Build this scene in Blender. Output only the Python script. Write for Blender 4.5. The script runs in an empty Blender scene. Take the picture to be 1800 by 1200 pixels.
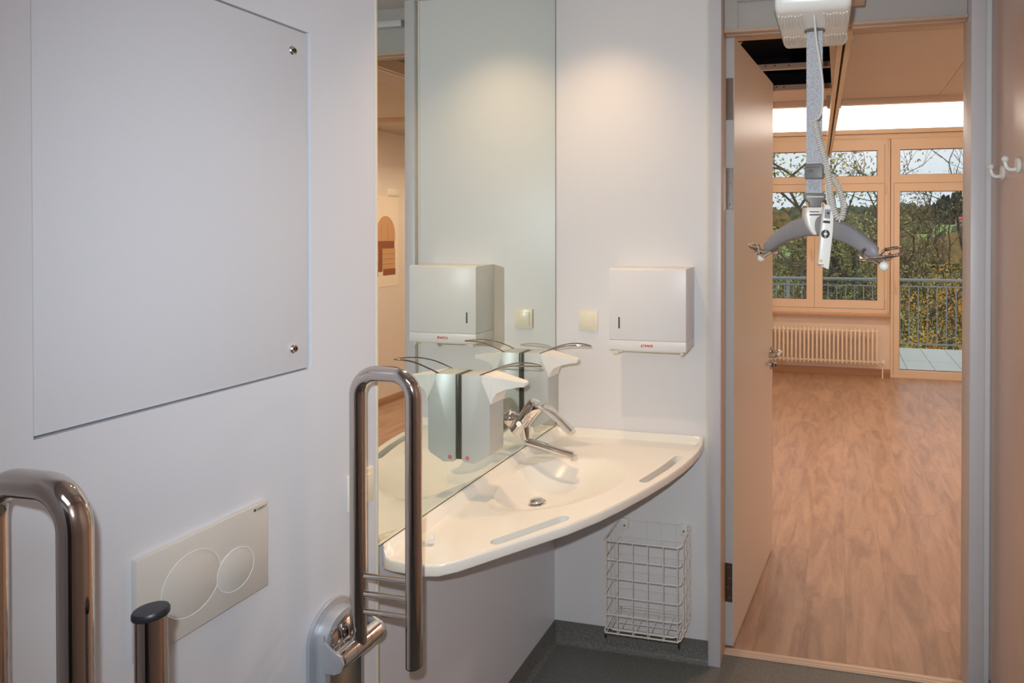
import bpy, bmesh, math, random
from mathutils import Vector, Matrix
PI = math.pi
S = bpy.context.scene
COL = S.collection
random.seed(7)

# ------------------------------------------------------------------ helpers
def lin(c):
    return tuple(((v/255)/12.92 if v/255 <= .04045 else (((v/255)+.055)/1.055)**2.4) for v in c)

def mat(name, rgb, rough=.5, metal=0., spec=.5, coat=0., bump=None, bump_scale=200., emit=None, estr=0., trans=0., aniso=0.):
    m = bpy.data.materials.new(name); m.use_nodes = True
    nt = m.node_tree; b = nt.nodes['Principled BSDF']
    c = lin(rgb)
    b.inputs['Base Color'].default_value = (*c, 1)
    b.inputs['Roughness'].default_value = rough
    b.inputs['Metallic'].default_value = metal
    b.inputs['Specular IOR Level'].default_value = spec
    b.inputs['Coat Weight'].default_value = coat
    b.inputs['Transmission Weight'].default_value = trans
    if emit:
        b.inputs['Emission Color'].default_value = (*lin(emit), 1)
        b.inputs['Emission Strength'].default_value = estr
    # a little procedural variation everywhere
    tc = nt.nodes.new('ShaderNodeTexCoord'); n = nt.nodes.new('ShaderNodeTexNoise')
    n.inputs['Scale'].default_value = bump_scale; n.inputs['Detail'].default_value = 3
    nt.links.new(tc.outputs['Object'], n.inputs['Vector'])
    if bump:
        bp = nt.nodes.new('ShaderNodeBump'); bp.inputs['Strength'].default_value = bump; bp.inputs['Distance'].default_value = .002
        nt.links.new(n.outputs['Fac'], bp.inputs['Height']); nt.links.new(bp.outputs['Normal'], b.inputs['Normal'])
    else:
        mx = nt.nodes.new('ShaderNodeMixRGB'); mx.inputs['Fac'].default_value = .5
        mx.inputs['Color1'].default_value = (*c, 1); mx.inputs['Color2'].default_value = (*[min(1, v*1.03) for v in c], 1)
        nt.links.new(n.outputs['Fac'], mx.inputs['Fac']); nt.links.new(mx.outputs['Color'], b.inputs['Base Color'])
    return m

def ramp_mat(name, cols, scale, rough=.6, detail=4, stretch=None, bump=0.0, spec=.5, coat=0.):
    """noise driven colour ramp"""
    m = mat(name, cols[0][1], rough, spec=spec, coat=coat)
    nt = m.node_tree; b = nt.nodes['Principled BSDF']
    tc = nt.nodes.new('ShaderNodeTexCoord'); mp = nt.nodes.new('ShaderNodeMapping'); n = nt.nodes.new('ShaderNodeTexNoise')
    n.inputs['Scale'].default_value = scale; n.inputs['Detail'].default_value = detail
    if stretch: mp.inputs['Scale'].default_value = stretch
    r = nt.nodes.new('ShaderNodeValToRGB')
    while len(r.color_ramp.elements) < len(cols): r.color_ramp.elements.new(.5)
    for e, (p, c) in zip(r.color_ramp.elements, cols):
        e.position = p; e.color = (*lin(c), 1)
    nt.links.new(tc.outputs['Object'], mp.inputs['Vector']); nt.links.new(mp.outputs['Vector'], n.inputs['Vector'])
    nt.links.new(n.outputs['Fac'], r.inputs['Fac']); nt.links.new(r.outputs['Color'], b.inputs['Base Color'])
    if bump:
        bp = nt.nodes.new('ShaderNodeBump'); bp.inputs['Strength'].default_value = bump; bp.inputs['Distance'].default_value = .002
        nt.links.new(n.outputs['Fac'], bp.inputs['Height']); nt.links.new(bp.outputs['Normal'], b.inputs['Normal'])
    return m

def tag(o, label=None, cat=None, group=None, kind=None):
    if label: o['label'] = label
    if cat: o['category'] = cat
    if group: o['group'] = group
    if kind: o['kind'] = kind
    return o

def wloc(o):
    v = Vector((0, 0, 0))
    while o is not None:
        v += Vector(o.location); o = o.parent
    return v

def empty(name, loc, label=None, cat=None, group=None, kind=None):
    o = bpy.data.objects.new(name, None); o.location = loc; o.empty_display_size = .05
    COL.objects.link(o)
    return tag(o, label, cat, group, kind)

def obj(name, bm, m, parent=None, smooth=True, kind=None, label=None, cat=None, group=None, angle=35):
    """bmesh in world coordinates -> one mesh object"""
    me = bpy.data.meshes.new(name)
    bmesh.ops.recalc_face_normals(bm, faces=bm.faces[:])
    bm.to_mesh(me); bm.free()
    if smooth:
        me.shade_smooth()
        try: me.set_sharp_from_angle(angle=math.radians(angle))
        except Exception: pass
    if isinstance(m, (list, tuple)):
        for x in m: me.materials.append(x)
    else: me.materials.append(m)
    o = bpy.data.objects.new(name, me); COL.objects.link(o)
    if parent:
        me.transform(Matrix.Translation(-wloc(parent))); o.parent = parent
    else:
        # origin at the base centre
        xs = [v.co for v in me.vertices]
        if xs:
            c = Vector(((min(v.x for v in xs)+max(v.x for v in xs))/2, (min(v.y for v in xs)+max(v.y for v in xs))/2, min(v.z for v in xs)))
            me.transform(Matrix.Translation(-c)); o.location = c
    return tag(o, label, cat, group, kind)

def copy_tree(o, parent=None):
    c = o.copy(); COL.objects.link(c)
    if parent: c.parent = parent
    for ch in list(o.children): copy_tree(ch, c)
    return c

def B(): return bmesh.new()

def merge(bm, tmp):
    me = bpy.data.meshes.new('t'); tmp.to_mesh(me); tmp.free(); bm.from_mesh(me); bpy.data.meshes.remove(me)

def box(bm, x0, x1, y0, y1, z0, z1, bev=0., seg=2, M=None):
    t = bmesh.new(); bmesh.ops.create_cube(t, size=1)
    for v in t.verts:
        v.co = Vector((x0+(v.co.x+.5)*(x1-x0), y0+(v.co.y+.5)*(y1-y0), z0+(v.co.z+.5)*(z1-z0)))
    if bev: bmesh.ops.bevel(t, geom=t.edges[:], offset=bev, segments=seg, profile=.5, affect='EDGES', clamp_overlap=True)
    if M: bmesh.ops.transform(t, matrix=M, verts=t.verts)
    merge(bm, t); return bm

def prism(bm, pts, axis, a0, a1, bev=0., seg=2):
    """polygon in the two other axes extruded along axis ('x','y','z')"""
    t = bmesh.new()
    def P(p, a):
        if axis == 'x': return (a, p[0], p[1])
        if axis == 'y': return (p[0], a, p[1])
        return (p[0], p[1], a)
    v0 = [t.verts.new(P(p, a0)) for p in pts]; v1 = [t.verts.new(P(p, a1)) for p in pts]
    n = len(pts)
    t.faces.new(v0); t.faces.new(v1[::-1])
    for i in range(n): t.faces.new((v0[i], v1[i], v1[(i+1) % n], v0[(i+1) % n]))
    bmesh.ops.recalc_face_normals(t, faces=t.faces[:])
    if bev: bmesh.ops.bevel(t, geom=t.edges[:], offset=bev, segments=seg, profile=.5, affect='EDGES', clamp_overlap=True)
    merge(bm, t); return bm

def catmull(pts, n=8, closed=False):
    P = [Vector(p) for p in pts]; out = []
    N = len(P); rng = range(N if closed else N-1)
    for i in rng:
        if closed: a, b, c, d = P[(i-1) % N], P[i], P[(i+1) % N], P[(i+2) % N]
        else: a, b, c, d = P[max(i-1, 0)], P[i], P[i+1], P[min(i+2, N-1)]
        for k in range(n):
            t = k/n
            out.append(.5*((2*b)+(-a+c)*t+(2*a-5*b+4*c-d)*t*t+(-a+3*b-3*c+d)*t**3))
    if not closed: out.append(P[-1])
    return out

def tube(bm, pts, r, seg=12, cap=True, flat=None, closed=False, up=None):
    """round (or flattened: flat=(a,b)) tube along points, r scalar or list"""
    P = [Vector(p) for p in pts]; n = len(P)
    R = r if isinstance(r, (list, tuple)) else [r]*n
    T = []
    for i in range(n):
        if closed: d = P[(i+1) % n]-P[i-1]
        else: d = (P[min(i+1, n-1)]-P[max(i-1, 0)])
        T.append(d.normalized() if d.length > 1e-9 else Vector((0, 0, 1)))
    u = Vector(up) if up else (Vector((0, 0, 1)) if abs(T[0].z) < .9 else Vector((1, 0, 0)))
    u = (u-T[0]*u.dot(T[0])).normalized()
    rings = []
    for i in range(n):
        u = (u-T[i]*u.dot(T[i]))
        u = u.normalized() if u.length > 1e-9 else T[i].orthogonal().normalized()
        w = T[i].cross(u)
        fa, fb = flat if flat else (1, 1)
        rings.append([bm.verts.new(P[i]+(u*math.cos(2*PI*k/seg)*fa+w*math.sin(2*PI*k/seg)*fb)*R[i]) for k in range(seg)])
    for i in range(n if closed else n-1):
        a, b = rings[i], rings[(i+1) % n]
        for k in range(seg): bm.faces.new((a[k], a[(k+1) % seg], b[(k+1) % seg], b[k]))
    if cap and not closed:
        bm.faces.new(rings[0][::-1]); bm.faces.new(rings[-1])
    return bm

def rounded(pts, rad, n=8):
    """poly-line with rounded corners"""
    P = [Vector(p) for p in pts]; out = [P[0]]
    for i in range(1, len(P)-1):
        a = (P[i-1]-P[i]); b = (P[i+1]-P[i]); an, bn = a.normalized(), b.normalized()
        ang = an.angle(bn); d = min(rad/math.tan(ang/2), a.length*.49, b.length*.49); rr = d*math.tan(ang/2)
        c = P[i]+(an+bn).normalized()*(rr/math.sin(ang/2))
        s = P[i]+an*d-c; e = P[i]+bn*d-c
        for k in range(n+1):
            t = k/n; w = s.angle(e)
            out.append(c+(s*math.sin((1-t)*w)+e*math.sin(t*w))/math.sin(w))
    out.append(P[-1]); return out

def lathe(bm, prof, origin, axis=(0, 0, 1), seg=24, loop=False):
    """prof: (r, h) list revolved about axis at origin"""
    A = Vector(axis).normalized(); u = A.orthogonal().normalized(); w = A.cross(u); O = Vector(origin)
    rings = []
    for r, h in prof:
        if r < 1e-7: rings.append([bm.verts.new(O+A*h)])
        else: rings.append([bm.verts.new(O+A*h+(u*math.cos(2*PI*k/seg)+w*math.sin(2*PI*k/seg))*r) for k in range(seg)])
    for a, b in zip(rings, rings[1:]):
        if len(a) == 1 and len(b) == 1: continue
        for k in range(seg):
            k2 = (k+1) % seg
            if len(a) == 1: bm.faces.new((a[0], b[k2], b[k]))
            elif len(b) == 1: bm.faces.new((a[k], a[k2], b[0]))
            else: bm.faces.new((a[k], a[k2], b[k2], b[k]))
    if loop:
        a, b = rings[-1], rings[0]
        for k in range(seg): bm.faces.new((a[k], a[(k+1) % seg], b[(k+1) % seg], b[k]))
    else:
        if len(rings[0]) > 1: bm.faces.new(rings[0][::-1])
        if len(rings[-1]) > 1: bm.faces.new(rings[-1])
    return bm

def text_obj(name, body, size, m, parent, M, extrude=.0003, shear=0., sx=1., bold=0., kind=None):
    cu = bpy.data.curves.new('txt', 'FONT'); cu.body = body; cu.size = size; cu.extrude = extrude; cu.shear = shear
    cu.offset = bold; cu.align_x = 'CENTER'; cu.align_y = 'CENTER'
    to = bpy.data.objects.new('txt', cu); COL.objects.link(to)
    dg = bpy.context.evaluated_depsgraph_get(); dg.update()
    me = bpy.data.meshes.new_from_object(to.evaluated_get(dg)); me.name = name
    bpy.data.objects.remove(to); bpy.data.curves.remove(cu)
    me.transform(Matrix.Scale(sx, 4, (1, 0, 0))); me.transform(M)
    if parent: me.transform(Matrix.Translation(-wloc(parent)))
    me.materials.clear(); me.materials.append(m)
    o = bpy.data.objects.new(name, me); COL.objects.link(o)
    if parent: o.parent = parent
    return o

def face_matrix(loc, right, up):
    r = Vector(right).normalized(); u = Vector(up).normalized(); n = r.cross(u)
    return Matrix(((r.x, u.x, n.x, loc[0]), (r.y, u.y, n.y, loc[1]), (r.z, u.z, n.z, loc[2]), (0, 0, 0, 1)))

# ------------------------------------------------------------------ materials
M = {}
M['wall'] = mat('white laminate wall panel', (215, 219, 226), .36, spec=.35)
M['wallback'] = mat('white glossy wall panel', (228, 227, 228), .34, spec=.35)
M['wallniche'] = mat('white panel under basin', (218, 218, 223), .35, spec=.3)
M['cream'] = mat('cream joint', (224, 218, 196), .5)
M['white_plastic'] = mat('white plastic', (232, 232, 226), .25)
M['plate'] = mat('warm white flush plastic', (208, 206, 200), .3)
M['plate_edge'] = mat('flush button ring', (226, 226, 226), .15)
M['switch'] = mat('cream switch plastic', (236, 228, 206), .3)
M['basin'] = mat('white basin composite', (246, 242, 232), .2, coat=.15)
M['chrome'] = mat('polished chrome', (225, 222, 220), .05, 1.)
M['steel'] = mat('polished stainless steel', (200, 192, 186), .10, 1.)
M['steel_dull'] = mat('satin steel', (170, 165, 160), .32, 1.)
M['hinge_dark'] = mat('dark bronze steel hinge', (112, 100, 88), .4, .8)
M['alu'] = mat('brushed aluminium', (194, 198, 195), .42, .25)
M['alu_dark'] = mat('dark aluminium back plate', (80, 76, 68), .35, .3)
M['silver_paint'] = mat('silver painted bracket', (190, 196, 204), .35, .55)
M['black'] = mat('black plastic', (34, 36, 40), .4)
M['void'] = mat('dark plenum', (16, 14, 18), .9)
M['red'] = mat('red print', (196, 30, 44), .5)
M['dark_print'] = mat('dark grey print', (64, 64, 66), .5)
M['orange_print'] = mat('orange print', (240, 160, 40), .5)
M['wire'] = mat('white coated wire', (232, 226, 218), .35)
M['door'] = mat('cream door laminate', (214, 202, 190), .30, spec=.45)
M['door_edge'] = mat('grey white door edge', (196, 196, 196), .4)
M['frame'] = mat('pale wood window frame', (226, 210, 188), .4)
M['frame_line'] = mat('dark seal', (92, 62, 46), .5)
M['headframe'] = mat('beige door head frame', (196, 172, 150), .4)
M['transom'] = mat('grey white transom panel', (184, 180, 176), .35)
M['casing'] = mat('pale grey casing', (206, 204, 208), .4)
M['room_wall'] = mat('warm white plaster', (232, 220, 208), .8, bump=.15, bump_scale=150)
M['room_ceiling'] = mat('ceiling board', (200, 190, 178), .7)
M['radiator'] = mat('radiator enamel', (240, 228, 210), .35)
M['grey_plastic'] = mat('grey soft plastic', (140, 140, 146), .45)
M['grey_dark'] = mat('mid grey plastic', (118, 116, 116), .45)
M['strap'] = ramp_mat('light grey webbing', [(.35, (150, 154, 162)), (.65, (206, 208, 214))], 420, .85, 2, bump=.4)
M['cable'] = mat('grey white coiled cable', (206, 204, 198), .5)
M['galv'] = mat('galvanised steel', (150, 160, 166), .45, .7)
M['paper'] = mat('drawing paper', (240, 226, 206), .8)
M['plan_brown'] = mat('plan brown', (150, 92, 62), .8)
M['plan_tan'] = mat('plan tan', (206, 160, 116), .8)
M['right_panel'] = mat('beige laminate right wall', (206, 178, 162), .25)
M['bath_ceiling'] = mat('bathroom ceiling', (214, 206, 202), .7)
M['sealgrey'] = mat('grey shadow gap', (120, 118, 122), .6)

# mirror
m = bpy.data.materials.new('silvered mirror'); m.use_nodes = True
b = m.node_tree.nodes['Principled BSDF']; b.inputs['Base Color'].default_value = (.80, .86, .82, 1); b.inputs['Metallic'].default_value = 1; b.inputs['Roughness'].default_value = 0.0
M['mirror'] = m
# window glass: mostly see-through with a faint reflection
m = bpy.data.materials.new('window glass'); m.use_nodes = True; nt = m.node_tree; nt.nodes.clear()
o_ = nt.nodes.new('ShaderNodeOutputMaterial'); tr = nt.nodes.new('ShaderNodeBsdfTransparent'); gl = nt.nodes.new('ShaderNodeBsdfGlossy'); mx = nt.nodes.new('ShaderNodeMixShader')
tr.inputs['Color'].default_value = (.95, .97, .96, 1); gl.inputs['Roughness'].default_value = .01; mx.inputs['Fac'].default_value = .03
nt.links.new(tr.outputs[0], mx.inputs[1]); nt.links.new(gl.outputs[0], mx.inputs[2]); nt.links.new(mx.outputs[0], o_.inputs[0])
M['glass'] = m

def floor_speckle():
    m = mat('grey speckled vinyl', (104, 102, 94), .45)
    nt = m.node_tree; b = nt.nodes['Principled BSDF']
    tc = nt.nodes.new('ShaderNodeTexCoord'); v = nt.nodes.new('ShaderNodeTexVoronoi'); v.inputs['Scale'].default_value = 420
    n = nt.nodes.new('ShaderNodeTexNoise'); n.inputs['Scale'].default_value = 260; n.inputs['Detail'].default_value = 2
    r = nt.nodes.new('ShaderNodeValToRGB'); els = r.color_ramp.elements
    els[0].position = .35; els[0].color = (*lin((74, 74, 72)), 1); els[1].position = .7; els[1].color = (*lin((150, 148, 142)), 1)
    e = els.new(.52); e.color = (*lin((104, 104, 100)), 1)
    mx = nt.nodes.new('ShaderNodeMixRGB'); mx.inputs['Fac'].default_value = .35
    nt.links.new(tc.outputs['Object'], v.inputs['Vector']); nt.links.new(tc.outputs['Object'], n.inputs['Vector'])
    nt.links.new(n.outputs['Fac'], r.inputs['Fac']); nt.links.new(r.outputs['Color'], mx.inputs['Color1'])
    bw = nt.nodes.new('ShaderNodeRGBToBW'); nt.links.new(v.outputs['Color'], bw.inputs['Color'])
    r2 = nt.nodes.new('ShaderNodeValToRGB'); r2.color_ramp.elements[0].color = (*lin((60, 60, 60)), 1); r2.color_ramp.elements[1].color = (*lin((160, 158, 150)), 1)
    nt.links.new(bw.outputs[0], r2.inputs['Fac']); nt.links.new(r2.outputs['Color'], mx.inputs['Color2'])
    nt.links.new(mx.outputs['Color'], b.inputs['Base Color'])
    return m
M['vinyl'] = floor_speckle()

def wood_floor():
    m = mat('oak plank vinyl', (190, 150, 118), .33)
    nt = m.node_tree; b = nt.nodes['Principled BSDF']; L = nt.links
    tc = nt.nodes.new('ShaderNodeTexCoord'); sep = nt.nodes.new('ShaderNodeSeparateXYZ'); L.new(tc.outputs['Object'], sep.inputs[0])
    def math_(op, a, bb=None, c=None):
        n = nt.nodes.new('ShaderNodeMath'); n.operation = op
        for i, x in enumerate((a, bb, c)):
            if x is None: continue
            if isinstance(x, (int, float)): n.inputs[i].default_value = x
            else: L.new(x, n.inputs[i])
        return n.outputs[0]
    W, LEN = .185, 1.22
    px = math_('DIVIDE', sep.outputs['X'], W); ix = math_('FLOOR', px); fx = math_('SUBTRACT', px, ix)
    off = math_('MULTIPLY', ix, .377); py = math_('ADD', math_('DIVIDE', sep.outputs['Y'], LEN), off); iy = math_('FLOOR', py); fy = math_('SUBTRACT', py, iy)
    cmb = nt.nodes.new('ShaderNodeCombineXYZ'); L.new(ix, cmb.inputs[0]); L.new(iy, cmb.inputs[1])
    wn = nt.nodes.new('ShaderNodeTexWhiteNoise'); L.new(cmb.outputs[0], wn.inputs['Vector'])
    # grain coordinates shifted per plank
    sc = nt.nodes.new('ShaderNodeVectorMath'); sc.operation = 'MULTIPLY_ADD'; sc.inputs[1].default_value = (9, 1.5, 1)
    L.new(tc.outputs['Object'], sc.inputs[0]); 
    cm2 = nt.nodes.new('ShaderNodeCombineXYZ'); L.new(math_('MULTIPLY', wn.outputs['Value'], 37.), cm2.inputs[0]); L.new(math_('MULTIPLY', wn.outputs['Value'], 91.), cm2.inputs[1]); L.new(cm2.outputs[0], sc.inputs[2])
    n = nt.nodes.new('ShaderNodeTexNoise'); n.inputs['Scale'].default_value = 1.3; n.inputs['Detail'].default_value = 7; n.inputs['Roughness'].default_value = .55; n.inputs['Distortion'].default_value = 1.0
    L.new(sc.outputs[0], n.inputs['Vector'])
    n3 = nt.nodes.new('ShaderNodeTexNoise'); n3.inputs['Scale'].default_value = 14; n3.inputs['Detail'].default_value = 3
    L.new(sc.outputs[0], n3.inputs['Vector'])
    g = math_('ADD', math_('MULTIPLY', n.outputs['Fac'], .8), math_('MULTIPLY', n3.outputs['Fac'], .2))
    r = nt.nodes.new('ShaderNodeValToRGB'); e = r.color_ramp.elements
    e[0].position = .33; e[0].color = (*lin((146, 116, 96)), 1); e[1].position = .66; e[1].color = (*lin((184, 152, 128)), 1)
    x = e.new(.5); x.color = (*lin((170, 138, 114)), 1)
    L.new(g, r.inputs['Fac'])
    hv = nt.nodes.new('ShaderNodeHueSaturation'); L.new(r.outputs['Color'], hv.inputs['Color'])
    L.new(math_('ADD', math_('MULTIPLY', wn.outputs['Value'], .14), .93), hv.inputs['Value'])
    # seams
    s1 = math_('LESS_THAN', fx, .012); s2 = math_('LESS_THAN', fy, .002); s = math_('MAXIMUM', s1, s2)
    mx = nt.nodes.new('ShaderNodeMixRGB'); L.new(math_('MULTIPLY', s, .35), mx.inputs['Fac']); L.new(hv.outputs['Color'], mx.inputs['Color1']); mx.inputs['Color2'].default_value = (*lin((110, 80, 60)), 1)
    L.new(mx.outputs['Color'], b.inputs['Base Color'])
    return m
M['oak'] = wood_floor()

def tile_mat():
    m = mat('pale balcony tile', (205, 212, 210), .25)
    nt = m.node_tree; b = nt.nodes['Principled BSDF']
    tc = nt.nodes.new('ShaderNodeTexCoord'); br = nt.nodes.new('ShaderNodeTexBrick')
    br.offset = 0; br.inputs['Scale'].default_value = 1; br.inputs['Brick Width'].default_value = .33; br.inputs['Row Height'].default_value = 1.2
    br.inputs['Mortar Size'].default_value = .004; br.inputs['Color1'].default_value = (*lin((214, 220, 218)), 1); br.inputs['Color2'].default_value = (*lin((206, 214, 212)), 1)
    br.inputs['Mortar'].default_value = (*lin((110, 110, 108)), 1)
    nt.links.new(tc.outputs['Object'], br.inputs['Vector']); nt.links.new(br.outputs['Color'], b.inputs['Base Color'])
    return m
M['tile'] = tile_mat()

# ------------------------------------------------------------------ key dimensions
XL, XM, YB, XR = -1.087, -1.140, 2.5595, .53
H = 2.685
YW = 8.12           # window wall of the big room
ZC = 2.67

# ------------------------------------------------------------------ bathroom shell
st = dict(kind='structure')
# left wall with an opening for the access panel
py0, py1, pz0, pz1 = .698, 1.195, 1.403, 2.108
bm = B()
box(bm, XL-.16, XL, -1.3, py0, 0, H); box(bm, XL-.16, XL, py1, 1.396, 0, H)
box(bm, XL-.16, XL, py0, py1, 0, pz0); box(bm, XL-.16, XL, py0, py1, pz1, H)
box(bm, XL-.16, XL-.04, py0, py1, pz0, pz1)
bmesh.ops.remove_doubles(bm, verts=bm.verts, dist=.00005)
obj('wall_left', bm, M['wall'], smooth=False, kind='structure')
obj('trim_1', box(B(), XM, XL+.002, 1.396, 1.402, 0, H, .0008), M['cream'], kind='structure')
obj('wall_niche', box(B(), XM-.15, XM-.006, 1.402, YB+.1, 0, H), M['wallniche'], kind='structure', smooth=False)
# back wall
bm = B(); box(bm, XM-.006, -.5095, YB, YB+.14, 0, H); box(bm, -.5015, -.460, YB, YB+.14, 0, H); box(bm, -.5095, -.5015, YB+.004, YB+.14, 0, H)
obj('wall_back', bm, M['wallback'], kind='structure', smooth=False)
obj('trim_2', box(B(), -.5092, -.5018, YB-.0012, YB+.0035, .0875, H), M['cream'], kind='structure')
bm = B(); box(bm, .505, XR+.1, YB+.02, YB+.14, 0, H)
obj('wall_back_right', bm, M['wallback'], kind='structure', smooth=False)
# casings of the passage
obj('trim_3', box(B(), -.4957, -.4478, 2.540, YB, 0, H, .0015), M['casing'], kind='structure')
obj('trim_4', box(B(), -.4598, -.4478, YB+.0005, 2.655, 0, H, .0008), M['headframe'], kind='structure')
obj('trim_5', box(B(), .4548, .5045, 2.540, 2.70, 0, H, .0015), M['casing'], kind='structure')
bm = B()
box(bm, -.447, .454, 2.600, 2.636, 2.477, 2.487, .001)
box(bm, -.447, .454, 2.6365, 2.662, 2.4735, 2.487, .001)
box(bm, -.447, .454, 2.6625, 2.699, 2.4805, 2.4995, .001)
obj('trim_6', bm, M['headframe'], kind='structure')
bm = B(); box(bm, -.447, .454, 2.622, 2.66, 2.4875, H); box(bm, -.447, -.395, 2.612, 2.6215, 2.4875, H)
obj('wall_transom', bm, M['transom'], kind='structure', smooth=False)
obj('trim_7', box(B(), -.394, .454, 2.590, 2.6215, 2.597, 2.624, .002), M['casing'], kind='structure')
# threshold with ridges
bm = B(); box(bm, -.4478, .4548, 2.622, 2.666, 0, .004, .001); box(bm, -.4478, .4548, 2.628, 2.636, .004, .0065, .001); box(bm, -.4478, .4548, 2.644, 2.660, .004, .0065, .001)
obj('trim_8', bm, mat('pale threshold strip', (214, 190, 170), .35), kind='structure')
# right wall, a laminate panel with the hooks
obj('wall_right', box(B(), XR, XR+.12, -1.3, YB+.019, 0, H), M['right_panel'], kind='structure', smooth=False)
obj('wall_front', box(B(), XL-.16, XR+.12, -1.42, -1.3, 0, H), M['wall'], kind='structure', smooth=False)
t = empty('added_dark_door', (-.05, -1.3, 0), kind='structure')  # unseen door added behind the camera as a dark reflection for the steel tubes
obj('door_leaf', box(B(), -.50, .40, -1.2995, -1.26, 0, 2.1, .001), mat('dark brown added door', (70, 54, 46), .4), t)
bm = B(); tube(bm, rounded([(.33, -1.26, 1.05), (.33, -1.20, 1.05), (.22, -1.20, 1.05)], .012, 5), .009, 12); obj('door_handle', bm, M['steel'], t)
obj('ceiling', box(B(), XM-.15, XR+.12, -1.42, 2.70, H, H+.1), M['bath_ceiling'], kind='structure', smooth=False)
obj('floor', box(B(), XM-.15, XR+.12, -1.42, 2.622, -.1, 0), M['vinyl'], kind='structure', smooth=False)
# coved vinyl skirting
def cove(bm, along, w, a0, a1, sgn, h=.087):
    pr = [(w, 0), (w+sgn*.022, 0), (w+sgn*.012, .006), (w+sgn*.005, .018), (w+sgn*.003, h), (w, h)]
    prism(bm, pr, along, a0, a1)
bm = B(); cove(bm, 'y', XM-.006, 1.402, YB, 1)
def prism_y(bm, w, sgn, a0, a1, h=.087):
    prism(bm, [(w, 0), (w+sgn*.022, 0), (w+sgn*.012, .006), (w+sgn*.005, .018), (w+sgn*.003, h), (w, h)], 'y', a0, a1)
def prism_x(bm, w, sgn, a0, a1, h=.087):
    prism(bm, [(w, 0), (w+sgn*.022, 0), (w+sgn*.012, .006), (w+sgn*.005, .018), (w+sgn*.003, h), (w, h)], 'x', a0, a1)
bm.free(); bm = B(); prism_y(bm, XM-.006, 1, 1.402, YB)
obj('baseboard_niche', bm, M['vinyl'], kind='structure', angle=60)
bm = B(); prism_x(bm, YB, -1, XM-.006, -.4962); obj('baseboard_back', bm, M['vinyl'], kind='structure', angle=60)
bm = B(); prism_y(bm, XL, 1, -1.3, 1.396); obj('baseboard_left', bm, M['vinyl'], kind='structure', angle=60)
bm = B(); prism_y(bm, XR, -1, -1.3, YB); obj('baseboard_right', bm, M['vinyl'], kind='structure', angle=60)

# access panel
t = empty('access_panel', (XL, (py0+py1)/2, pz0), 'large white access panel let into the left wall with two round locks', 'access panel')
g = .0025
obj('panel', box(B(), XL-.0395, XL-.003, py0+g, py1-g, pz0+g*1.4, pz1-g, .0022), M['wall'], t)
for z in (2.0604, 1.4523):
    bm = B(); lathe(bm, [(.0, .0), (.0095, .0), (.0095, .003), (.0075, .0052), (.006, .0052), (.0055, .002), (.0, .002)], (XL-.003, 1.151, z), (1, 0, 0), 24)
    lk = obj('lock', bm, M['chrome'], t)
    obj('key_slot', box(B(), XL-.001, XL+.0008, 1.1485, 1.1535, z-.0025, z+.0025, .0004), M['black'], lk)

# flush plate
ya, za = .8267, 1.1739; F = XL+.012
t = empty('flush_plate', (XL, ya+.123, za-.164), 'white double button flush plate on the left wall below the access panel', 'flush plate')
obj('cover_plate', box(B(), XL, F, ya, ya+.246, za-.164, za, .0012), M['plate'], t)
for nm, yy, zz, r, h in (('large_button', .0908, .0816, .0539, .0008), ('small_button', .1747, .0993, .0383, .0014)):
    bm = B(); lathe(bm, [(0, -.002), (r-.0012, -.002), (r-.0012, h-.0004), (r-.002, h), (0, h)], (F, ya+yy, za-zz), (1, 0, 0), 64)
    bt = obj(nm, bm, M['plate'], t)
    bm = B(); lathe(bm, [(r-.0012, -.001), (r, -.001), (r+.0004, h+.0002), (r-.0006, h+.0005), (r-.0012, h)], (F, ya+yy, za-zz), (1, 0, 0), 64, True)
    obj('ring', bm, M['plate_edge'], bt)
text_obj('lettering', '■GEBERIT', .0062, M['dark_print'], t, face_matrix((F+.0004, ya+.2280, za-.0085), (0, 1, 0), (0, 0, 1)), extrude=.0001)

# wall switches
def switch(loc, axis, label):
    # axis 'back': on the back wall facing -Y ; 'left': on the left wall facing +X
    x, y, z = loc
    t = empty('light_switch', loc, label, 'light switch')
    if axis == 'back':
        f = B(); prism(f, [(x, z), (x+.081, z), (x+.081, z+.081), (x, z+.081)], 'y', y-.009, y, .003, 2); 
        obj('switch_frame', f, M['switch'], t)
        obj('rocker', box(B(), x+.013, x+.068, y-.0125, y-.0085, z+.013, z+.068, .0012), M['switch'], t)
    else:
        f = B(); prism(f, [(y, z), (y+.081, z), (y+.081, z+.081), (y, z+.081)], 'x', x, x+.009, .003, 2)
        obj('switch_frame', f, M['switch'], t)
        obj('rocker', box(B(), x+.0085, x+.0125, y+.013, y+.068, z+.013, z+.068, .0012), M['switch'], t)
    return t
switch((-1.038, YB, 1.291), 'back', 'cream square light switch on the back wall left of the paper towel dispenser')
switch((XL, 1.297, 1.056), 'left', 'white square switch at the end of the left wall behind the grab rail')

# mirror
t = empty('wall_mirror', (XM-.003, 1.98, .8945), 'large frameless mirror above the washbasin reaching to the ceiling', 'mirror')
obj('mirror_glass', box(B(), XM-.0055, XM, 1.403, YB-.0045, .8945, H-.001), M['mirror'], t, smooth=False)
bm = B(); box(bm, XM-.0055, XM+.0004, YB-.0043, YB-.0005, .8945, H-.001); box(bm, XM-.0055, XM+.0004, 1.403, YB-.0045, .892, .8943)
obj('mirror_edge', bm, mat('mirror edge', (96, 92, 80), .4), t, smooth=False)

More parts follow.
